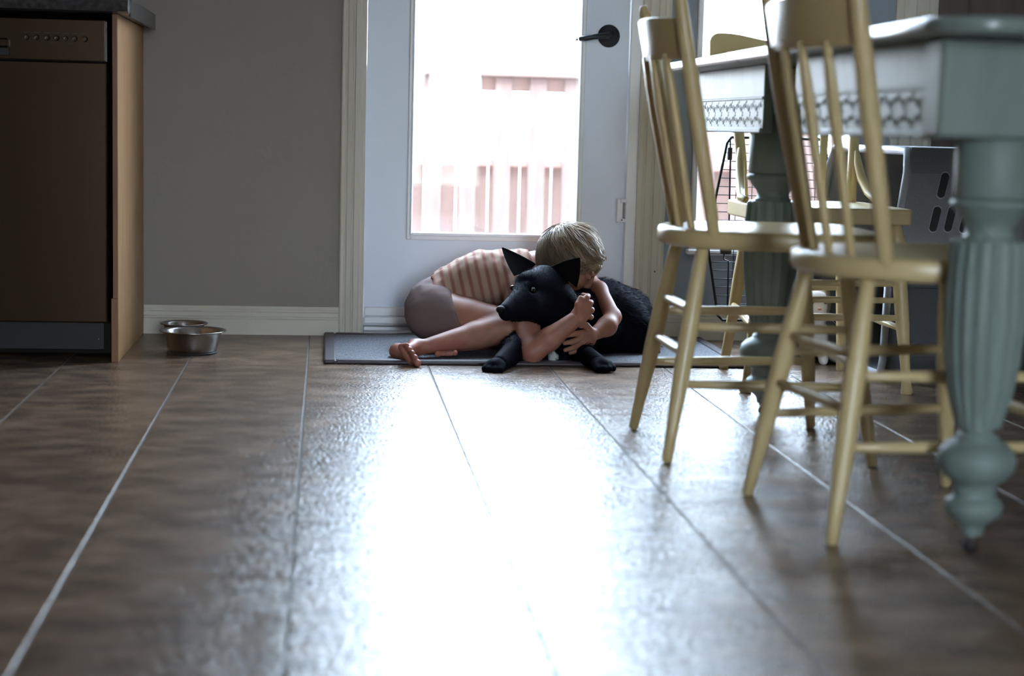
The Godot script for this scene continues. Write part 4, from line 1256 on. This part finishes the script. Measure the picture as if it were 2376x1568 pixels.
# ------------------------------------------------------------------ child
func child() -> void:
	var t := thing("person", Vector3(0.4, 0, -4.95), "barefoot child with tousled sandy hair crouched on the mat, hugging the black dog", "child")
	# --- joints
	var pel := Vector3(0.3248, 0.1220, -5.0000)
	var pel2 := Vector3(0.3416, 0.1114, -5.1000)
	var waist := Vector3(0.3953, 0.1758, -5.0300)
	var rib := Vector3(0.4672, 0.2023, -5.0300)
	var chest := Vector3(0.5423, 0.2120, -5.0200)
	var nape := Vector3(0.6130, 0.2454, -5.0000)
	var sh_r := Vector3(0.5657, 0.1981, -4.9300)
	var sh_l := Vector3(0.6765, 0.2173, -5.0700)
	var el_r := Vector3(0.5772, 0.0361, -4.7050)
	var wr_r := Vector3(0.6932, 0.1297, -4.7000)
	var el_l := Vector3(0.8223, 0.1233, -4.8350)
	var wr_l := Vector3(0.7587, 0.0840, -4.7550)
	var hip_r := Vector3(0.3159, 0.1117, -4.9550)
	var kn_r := Vector3(0.5165, 0.0948, -4.8650)
	var an_r := Vector3(0.2876, 0.0418, -4.7650)
	var hip_l := Vector3(0.3445, 0.0934, -5.1000)
	var kn_l := Vector3(0.5575, 0.0592, -5.0300)
	var an_l := Vector3(0.3786, 0.0176, -4.9300)
	var sc := func(p: Vector3, n: Vector3) -> Color:
		var base := Vector3(0.60, 0.415, 0.34)
		var red := Vector3(0.60, 0.355, 0.295)
		var k := 0.0
		k = maxf(k, 1.0 - p.distance_to(el_r) / 0.05)
		k = maxf(k, 1.0 - p.distance_to(el_l) / 0.045)
		if p.y < 0.06 and p.x < 0.40: k = maxf(k, 0.7)
		k = maxf(k, 0.6 - p.distance_to(wr_r) / 0.1)
		k = clampf(k, 0.0, 1.0) * 0.8
		var c := base.lerp(red, k) * (1.0 + 0.03 * sin(p.x * 140.0) * sin(p.y * 170.0 + p.z * 150.0))
		return lin(c.x, c.y, c.z)
	var sk := Hull.new()
	var b := Blob.new(Vector3(0.185, -0.01, -5.22), Vector3(0.87, 0.35, -4.64), 0.0062)
	var torso := func(q: Blob, g: float) -> void:
		q.cap(pel, pel2, 0.0800 + g, 0.0775 + g, 0.03)
		q.cap(pel.lerp(pel2, 0.5), waist, 0.0775 + g, 0.0675 + g, 0.03)
		q.cap(waist + Vector3(0, 0, 0.025), rib + Vector3(0, 0, 0.03), 0.0625 + g, 0.0725 + g, 0.03)
		q.cap(waist - Vector3(0, 0, 0.025), rib - Vector3(0, 0, 0.03), 0.0625 + g, 0.0725 + g, 0.03)
		q.cap(rib + Vector3(0, 0, 0.03), chest + Vector3(0, 0, 0.035), 0.0725 + g, 0.0725 + g, 0.03)
		q.cap(rib - Vector3(0, 0, 0.03), chest - Vector3(0, 0, 0.04), 0.0725 + g, 0.0725 + g, 0.03)
		q.cap(chest, nape, 0.0675 + g, 0.0475 + g, 0.03)
		q.cap(sh_r, sh_l, 0.0441 + g, 0.0450 + g, 0.03)
	var thighs := func(q: Blob, g: float) -> void:
		q.cap(hip_r, hip_r.lerp(kn_r, 0.5), 0.0718 + g, 0.0588 + g, 0.02)
		q.cap(hip_r.lerp(kn_r, 0.5), kn_r, 0.0588 + g, 0.0463 + g, 0.012)
		q.cap(hip_l, kn_l, 0.0739 + g, 0.0475 + g, 0.02)
	torso.call(b, 0.0)
	thighs.call(b, 0.0)
	# shins
	b.cap(kn_r + Vector3(0.004, -0.008, 0.016), Vector3(0.4248, 0.0663, -4.8250), 0.0450, 0.0372, 0.010)
	b.cap(Vector3(0.4248, 0.0663, -4.8250), an_r, 0.0372, 0.0216, 0.012)
	b.cap(kn_l, Vector3(0.4639, 0.0387, -4.9800), 0.0450, 0.0387, 0.012)
	b.cap(Vector3(0.4639, 0.0387, -4.9800), an_l, 0.0387, 0.0222, 0.012)
	# arms
	var upper_r := func(q: Blob, g: float, e: float) -> void:
		q.cap(sh_r, sh_r.lerp(el_r, e), 0.0441 + g, lerpf(0.0441, 0.0306, e) + g, 0.02)
	var upper_l := func(q: Blob, g: float, e: float) -> void:
		var m := Vector3(0.7745, 0.2071, -5.0300)
		q.cap(sh_l, sh_l.lerp(m, e), 0.0425 + g, lerpf(0.0425, 0.0300, e) + g, 0.02)
	upper_r.call(b, 0.0, 1.0)
	b.cap(el_r, el_r.lerp(wr_r, 0.4), 0.0294, 0.0317, 0.014)
	b.cap(el_r.lerp(wr_r, 0.4), wr_r, 0.0317, 0.0223, 0.012)
	upper_l.call(b, 0.0, 1.0)
	b.cap(Vector3(0.7745, 0.2071, -5.0300), Vector3(0.7944, 0.1920, -4.9250), 0.0275, 0.0233, 0.014)
	b.cap(Vector3(0.7944, 0.1920, -4.9250), el_l, 0.0233, 0.0230, 0.014)
	b.cap(el_l, Vector3(0.7982, 0.1011, -4.7900), 0.0232, 0.0277, 0.014)
	b.cap(Vector3(0.7982, 0.1011, -4.7900), wr_l, 0.0277, 0.0190, 0.012)
	b.cap(nape, Vector3(0.6658, 0.2664, -4.9700), 0.0425, 0.0422, 0.02)
	b.into(sk, sc)
	# right hand: a loose fist round the dog's neck, knuckles towards the right
	var hr := Blob.new(Vector3(0.6655, 0.0884, -4.7000) + Vector3(0, 0, -0.09), Vector3(0.7698, 0.2280, -4.7000) + Vector3(0, 0, 0.06), 0.0026)
	hr.cap(wr_r, Vector3(0.7067, 0.1449, -4.7050), 0.0212, 0.0200, 0.01)
	hr.cap(Vector3(0.7067, 0.1449, -4.7050), Vector3(0.7176, 0.1780, -4.7120), 0.0200, 0.0153, 0.01)
	hr.cap(Vector3(0.7130, 0.1366, -4.7050), Vector3(0.7280, 0.1565, -4.7120), 0.0176, 0.0141, 0.01)
	var kn := [Vector3(0.7257, 0.1901, -4.7120), Vector3(0.7353, 0.1738, -4.7080), Vector3(0.7395, 0.1546, -4.7080), Vector3(0.7383, 0.1349, -4.7120)]
	var tips := [Vector3(0.7201, 0.1936, -4.7480), Vector3(0.7273, 0.1751, -4.7520), Vector3(0.7304, 0.1533, -4.7520), Vector3(0.7292, 0.1331, -4.7480)]
	for i in 4:
		var r0: float = [0.0078, 0.0085, 0.0083, 0.0075][i]
		hr.cap(Vector3(0.7127, 0.1521, -4.7060), kn[i], 0.0085, r0, 0.005)
		hr.cap(kn[i], kn[i].lerp(tips[i], 0.55) + Vector3(0.010, 0, 0), r0, r0 * 0.95, 0.0025)
		hr.cap(kn[i].lerp(tips[i], 0.55) + Vector3(0.010, 0, 0), tips[i], r0 * 0.95, r0 * 0.8, 0.0025)
	hr.cap(Vector3(0.6996, 0.1480, -4.6980), Vector3(0.7003, 0.1718, -4.7000), 0.0095, 0.0088, 0.006)
	hr.cap(Vector3(0.7003, 0.1718, -4.7000), Vector3(0.7082, 0.1891, -4.7080), 0.0088, 0.0072, 0.004)
	hr.into(sk, sc)
	# left hand laid flat on the dog's chest, fingers pointing left
	var hl := Blob.new(Vector3(0.6524, 0.0071, -4.7200) + Vector3(0, 0, -0.05), Vector3(0.7760, 0.1357, -4.7200) + Vector3(0, 0, 0.06), 0.0026)
	hl.cap(wr_l, Vector3(0.7387, 0.0801, -4.7350), 0.0190, 0.0177, 0.010)
	hl.cap(Vector3(0.7385, 0.0862, -4.7350), Vector3(0.7171, 0.0851, -4.7220), 0.0166, 0.0118, 0.010)
	hl.cap(Vector3(0.7415, 0.0668, -4.7350), Vector3(0.7203, 0.0597, -4.7220), 0.0166, 0.0118, 0.010)
	hl.cap(Vector3(0.7389, 0.0716, -4.7350), Vector3(0.7176, 0.0706, -4.7220), 0.0166, 0.0118, 0.010)
	for q in [[Vector3(0.7167, 0.0902, -4.7200), Vector3(0.6900, 0.0883, -4.7030), Vector3(0.6698, 0.0831, -4.7040), 0.0078], [Vector3(0.7168, 0.0759, -4.7180), Vector3(0.6866, 0.0670, -4.7000), Vector3(0.6665, 0.0629, -4.7020), 0.0080], [Vector3(0.7174, 0.0625, -4.7190), Vector3(0.6886, 0.0486, -4.7020), Vector3(0.6685, 0.0433, -4.7040), 0.0075], [Vector3(0.7221, 0.0522, -4.7240), Vector3(0.7025, 0.0390, -4.7120), Vector3(0.6845, 0.0340, -4.7120), 0.0066]]:
		hl.cap(q[0], q[1], q[3] * 1.08, q[3], 0.003)
		hl.cap(q[1], q[2], q[3], q[3] * 0.78, 0.002)
	hl.cap(Vector3(0.7456, 0.0936, -4.7350), Vector3(0.7303, 0.1102, -4.7260), 0.0100, 0.0088, 0.006)
	hl.cap(Vector3(0.7303, 0.1102, -4.7260), Vector3(0.7124, 0.1095, -4.7200), 0.0086, 0.0068, 0.003)
	hl.into(sk, sc)
	# right foot: sole turned to the camera's left, big toe lowest
	var ft := Blob.new(Vector3(0.1563, -0.0492, -4.7400) + Vector3(0, 0, -0.10), Vector3(0.3093, 0.0791, -4.7400) + Vector3(0, 0, 0.14), 0.0028)
	ft.cap(an_r, Vector3(0.2513, 0.0384, -4.7600), 0.0216, 0.0204, 0.012)
	ft.cap(Vector3(0.2544, 0.0299, -4.7700), Vector3(0.2058, 0.0249, -4.7850), 0.0204, 0.0204, 0.012)
	ft.cap(Vector3(0.2068, 0.0244, -4.7800), Vector3(0.2323, 0.0203, -4.7050), 0.0180, 0.0142, 0.014)
	ft.cap(Vector3(0.2572, 0.0433, -4.7600), Vector3(0.2317, 0.0413, -4.7000), 0.0180, 0.0119, 0.014)
	ft.cap(Vector3(0.2174, 0.0459, -4.7000), Vector3(0.2421, 0.0124, -4.6850), 0.0129, 0.0129, 0.010)
	for q in [[Vector3(0.2231, 0.0522, -4.6980), Vector3(0.2275, 0.0562, -4.6680), 0.0070], [Vector3(0.2290, 0.0443, -4.6950), Vector3(0.2356, 0.0466, -4.6600), 0.0076], [Vector3(0.2349, 0.0352, -4.6920), Vector3(0.2424, 0.0370, -4.6530), 0.0078], [Vector3(0.2398, 0.0248, -4.6900), Vector3(0.2494, 0.0260, -4.6470), 0.0082], [Vector3(0.2446, 0.0144, -4.6880), Vector3(0.2564, 0.0114, -4.6420), 0.0106]]:
		ft.cap(q[0], q[0].lerp(q[1], 0.6), q[2], q[2] * 0.84, 0.0025)
		ft.cap(q[0].lerp(q[1], 0.6), q[1], q[2] * 0.92, q[2] * 1.0, 0.0018)
	ft.into(sk, sc)
	# left foot: only the toes peep out under the shin
	var fl := Blob.new(Vector3(0.2920, -0.0230, -4.8200) + Vector3(0, 0, -0.13), Vector3(0.4001, 0.0581, -4.8200) + Vector3(0, 0, 0.09), 0.0028)
	fl.cap(an_l, Vector3(0.3644, 0.0202, -4.8900), 0.0222, 0.0184, 0.01)
	fl.cap(Vector3(0.3634, 0.0175, -4.9100), Vector3(0.3457, 0.0269, -4.8000), 0.0197, 0.0158, 0.012)
	fl.cap(Vector3(0.3280, 0.0256, -4.7900), Vector3(0.3620, 0.0260, -4.7900), 0.0120, 0.0120, 0.010)
	for q in [[1015, 818, 0.0100], [1027, 818, 0.0080], [1036, 818, 0.0076], [1045, 818, 0.0074], [1055, 816, 0.0082]]:
		var a := px(q[0], q[1], -4.775)
		fl.cap(a, a + Vector3(0, 0, 0.020), q[2] * 0.92, q[2], 0.002)
	fl.into(sk, sc)
	# head and face, turned down to the right
	var hc := Vector3(0.7096, 0.2763, -4.9500)
	var F := Vector3(0.74, -0.63, 0.22).normalized()
	var U := Vector3(0.60, 0.78, 0.10)
	U = (U - F * U.dot(F)).normalized()
	var S := U.cross(F)      # towards the child's left or right ear, whichever faces the lens
	if S.z < 0: S = -S
	var B := Basis(S, U, F)
	var hd := Blob.new(hc - Vector3.ONE * 0.135, hc + Vector3.ONE * 0.135, 0.0040)
	hd.ell(hc - F * 0.004, B, Vector3(0.072, 0.088, 0.086), 0.01)
	hd.ell(hc + F * 0.030 - U * 0.040, B, Vector3(0.054, 0.058, 0.052), 0.02)
	hd.cap(hc + F * 0.068 - U * 0.072 - S * 0.010, hc + F * 0.068 - U * 0.072 + S * 0.010, 0.017, 0.017, 0.015)
	for s in [-1.0, 1.0]:
		hd.ell(hc + F * 0.058 - U * 0.034 + S * 0.032 * s, B, Vector3(0.024, 0.024, 0.020), 0.012)
		hd.ell(hc + F * 0.083 - U * 0.001 + S * 0.030 * s, B, Vector3(0.013, 0.009, 0.010), 0.006, true)
		hd.ell(hc + F * 0.074 - U * 0.002 + S * 0.030 * s, B, Vector3(0.014, 0.010, 0.009), 0.004)
		hd.cap(hc + F * 0.082 + U * 0.014 + S * 0.016 * s, hc + F * 0.074 + U * 0.016 + S * 0.044 * s, 0.006, 0.005, 0.010)
		hd.ell(hc - F * 0.010 - U * 0.020 + S * 0.069 * s, B, Vector3(0.007, 0.024, 0.015), 0.004)
		hd.cap(hc + F * 0.090 - U * 0.029 + S * 0.008 * s, hc + F * 0.086 - U * 0.030 + S * 0.010 * s, 0.0058, 0.0055, 0.004)
	hd.cap(hc + F * 0.084 + U * 0.006, hc + F * 0.098 - U * 0.024, 0.006, 0.0088, 0.008)
	hd.cap(hc + F * 0.084 - U * 0.0475 - S * 0.013, hc + F * 0.084 - U * 0.0475 + S * 0.013, 0.0052, 0.0052, 0.004)
	hd.cap(hc + F * 0.082 - U * 0.0575 - S * 0.011, hc + F * 0.082 - U * 0.0575 + S * 0.011, 0.0055, 0.0055, 0.004)
	hd.cap(hc - F * 0.03 - U * 0.06, nape, 0.040, 0.042, 0.02)
	var fc := func(p: Vector3, n: Vector3) -> Color:
		var q := p - hc
		var lips := absf(q.dot(U) + 0.0525) < 0.009 and absf(q.dot(S)) < 0.018 and q.dot(F) > 0.075
		return lin(0.74, 0.42, 0.38) if lips else sc.call(p, n)
	hd.into(sk, fc)
	part("body", sk, M.skin, t)
	var lash := mb()
	for s in [-1.0, 1.0]:
		var pts := []
		for k in 7:
			var w := -1.0 + k / 3.0
			pts.append(hc + F * (0.0832 - 0.004 * w * w) - U * (0.0065 - 0.003 * w * w) + S * (0.030 * s + 0.011 * w))
		lash.tube(pts, [0.0008, 0.0012, 0.0014, 0.0015, 0.0014, 0.0012, 0.0008], 5)
	part("closed_eyes", lash, mat(Color(0.22, 0.15, 0.11), 0.6), t)
	# --- clothes
	var sp := (waist - pel.lerp(pel2, 0.5)).normalized()
	var shirt := Blob.new(Vector3(0.24, 0.02, -5.24), Vector3(0.80, 0.36, -4.74), 0.0042)
	torso.call(shirt, 0.009)
	upper_r.call(shirt, 0.011, 0.46)
	upper_l.call(shirt, 0.011, 0.55)
	shirt.clip(-(sp + Vector3(0.55, -0.15, 0)), Vector3(0.3261, 0.1827, -5.0000))
	shirt.clip(Vector3(0.85, 0.50, 0.05), Vector3(0.6165, 0.2581, -5.0000))
	shirt.ripple(0.0045, 17.0, 4, Vector3(1.3, 0.5, 1.0))
	var ss := Hull.new()
	var ax := (chest - waist).normalized()
	shirt.into(ss, func(p: Vector3, _n: Vector3) -> Color:
		var u := (p - waist).dot(ax) / 0.026
		var w := smoothstep(0.10, 0.30, absf(fposmod(u, 1.0) - 0.5))
		return lin(0.50, 0.34, 0.295).lerp(lin(0.60, 0.50, 0.435), w))
	part("t_shirt", ss, M.shirt, t)
	var sh := Blob.new(Vector3(0.185, -0.005, -5.24), Vector3(0.62, 0.30, -4.80), 0.0062)
	sh.cap(pel, pel2, 0.0800 + 0.008, 0.0775 + 0.008, 0.03)
	sh.cap(pel.lerp(pel2, 0.5), waist, 0.0775 + 0.006, 0.0675 + 0.005, 0.03)
	sh.cap(hip_r, hip_r.lerp(kn_r, 0.5), 0.0718 + 0.009, 0.0588 + 0.011, 0.02)
	sh.cap(hip_r.lerp(kn_r, 0.5), kn_r, 0.0588 + 0.011, 0.0463 + 0.013, 0.02)
	sh.cap(hip_l, kn_l, 0.0739 + 0.009, 0.0475 + 0.012, 0.02)
	sh.clip((kn_r - hip_r).normalized() + Vector3(0, 0.15, 0), hip_r.lerp(kn_r, 0.66))
	sh.clip(sp + Vector3(0.55, -0.15, 0), Vector3(0.3765, 0.1835, -5.0000))
	sh.ripple(0.0042, 15.0, 9, Vector3(0.8, 1.2, 1.0))
	var hs := Hull.new()
	sh.into(hs)
	part("shorts", hs, M.shorts, t)
	# --- hair: a soft cap under strands that run out from the crown whorl
	var hcap := Blob.new(hc - Vector3.ONE * 0.14, hc + Vector3.ONE * 0.14, 0.0045)
	hcap.ell(hc - F * 0.008 + U * 0.004, B, Vector3(0.0775, 0.0935, 0.0895), 0.01)
	hcap.ell(hc + F * 0.090 - U * 0.066, B, Vector3(0.085, 0.070, 0.062), 0.012, true)
	hcap.ell(hc - U * 0.115 - F * 0.02, B, Vector3(0.10, 0.055, 0.10), 0.01, true)
	var whorl := (Vector3(0.6899, 0.3683, -4.9550) - hc).normalized()
	var hk := Hull.new()
	hcap.into(hk, func(_p: Vector3, _n: Vector3) -> Color: return lin(0.40, 0.325, 0.26))
	var hr2 := Vector3(0.082, 0.099, 0.095)
	var path := func(start: Vector3, ln: float, lift: float, wild: float, jit: float) -> Array:
		var pts := []
		var pos := start
		for k in 7:
			var loc := S * (pos.dot(S) * hr2.x) + U * (pos.dot(U) * hr2.y) + F * (pos.dot(F) * hr2.z)
			pts.append(hc - F * 0.008 + U * 0.004 + loc * (0.955 + lift + wild * k))
			var out := pos - whorl * pos.dot(whorl)
			var dirn := out.normalized() + whorl.cross(out.normalized()) * 0.35 + Vector3(0, -0.40, 0) + Vector3(rng.randf_range(-1, 1), rng.randf_range(-1, 1), rng.randf_range(-1, 1)) * jit
			dirn = (dirn - pos * dirn.dot(pos)).normalized()
			pos = (pos + dirn * ln / 0.09 / 6.0).normalized()
		return pts
	var locks := 0
	while locks < 300:
		var dd := Vector3(rng.randfn(), rng.randfn(), rng.randfn()).normalized()
		var du := dd.dot(U)
		var df := dd.dot(F)
		if (df > 0.40 and du < 0.05) or du < -0.50: continue
		if locks < 34: dd = (whorl + dd * 0.22).normalized()
		locks += 1
		var ln := rng.randf_range(0.050, 0.080) + (0.030 if df > 0.15 and du < 0.7 else 0.0)
		var lift := rng.randf_range(0.0, 0.09)
		var wild := rng.randf_range(0.004, 0.022) if rng.randf() < 0.25 or locks < 34 else 0.002
		var guide: Array = path.call(dd, ln, lift, wild, 0.30)
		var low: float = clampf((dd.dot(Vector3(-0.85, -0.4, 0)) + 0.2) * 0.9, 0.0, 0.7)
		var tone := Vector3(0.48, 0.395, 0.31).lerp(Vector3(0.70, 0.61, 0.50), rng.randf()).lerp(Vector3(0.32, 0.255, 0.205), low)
		for q in 11:
			var st := (dd + Vector3(rng.randf_range(-1, 1), rng.randf_range(-1, 1), rng.randf_range(-1, 1)) * 0.13).normalized()
			var own: Array = path.call(st, ln * rng.randf_range(0.75, 1.12), lift * rng.randf_range(0.5, 1.1), wild, 0.12)
			for k in own.size():
				own[k] = own[k].lerp(guide[k], 0.72 * pow(k / 6.0, 0.8))
			var c0 := tone * rng.randf_range(0.86, 1.12)
			strand(hk, own, rng.randf_range(0.0010, 0.0019), lin(c0.x, c0.y, c0.z))
	for q in 60:      # loose flyaway hairs against the light
		var dd := (Vector3(rng.randf_range(-0.2, 1.0), rng.randf_range(0.1, 1.0), rng.randf_range(-0.6, 0.4))).normalized()
		if dd.dot(F) > 0.6 and dd.dot(U) < 0.1: continue
		strand(hk, path.call(dd, rng.randf_range(0.05, 0.09), 0.05, rng.randf_range(0.015, 0.045), 0.3), 0.0006, lin(0.72, 0.64, 0.53))
	part("hair", hk, M.hair, t)

# a point of the foot toes row, in metres
func px(x: float, y: float, z: float) -> Vector3:
	var o := Vector3(0.3187, 0.0226, -4.7750)
	return o + Vector3((x - 1015.0) * 0.001194, (818.0 - y) * 0.001194, z + 4.775)
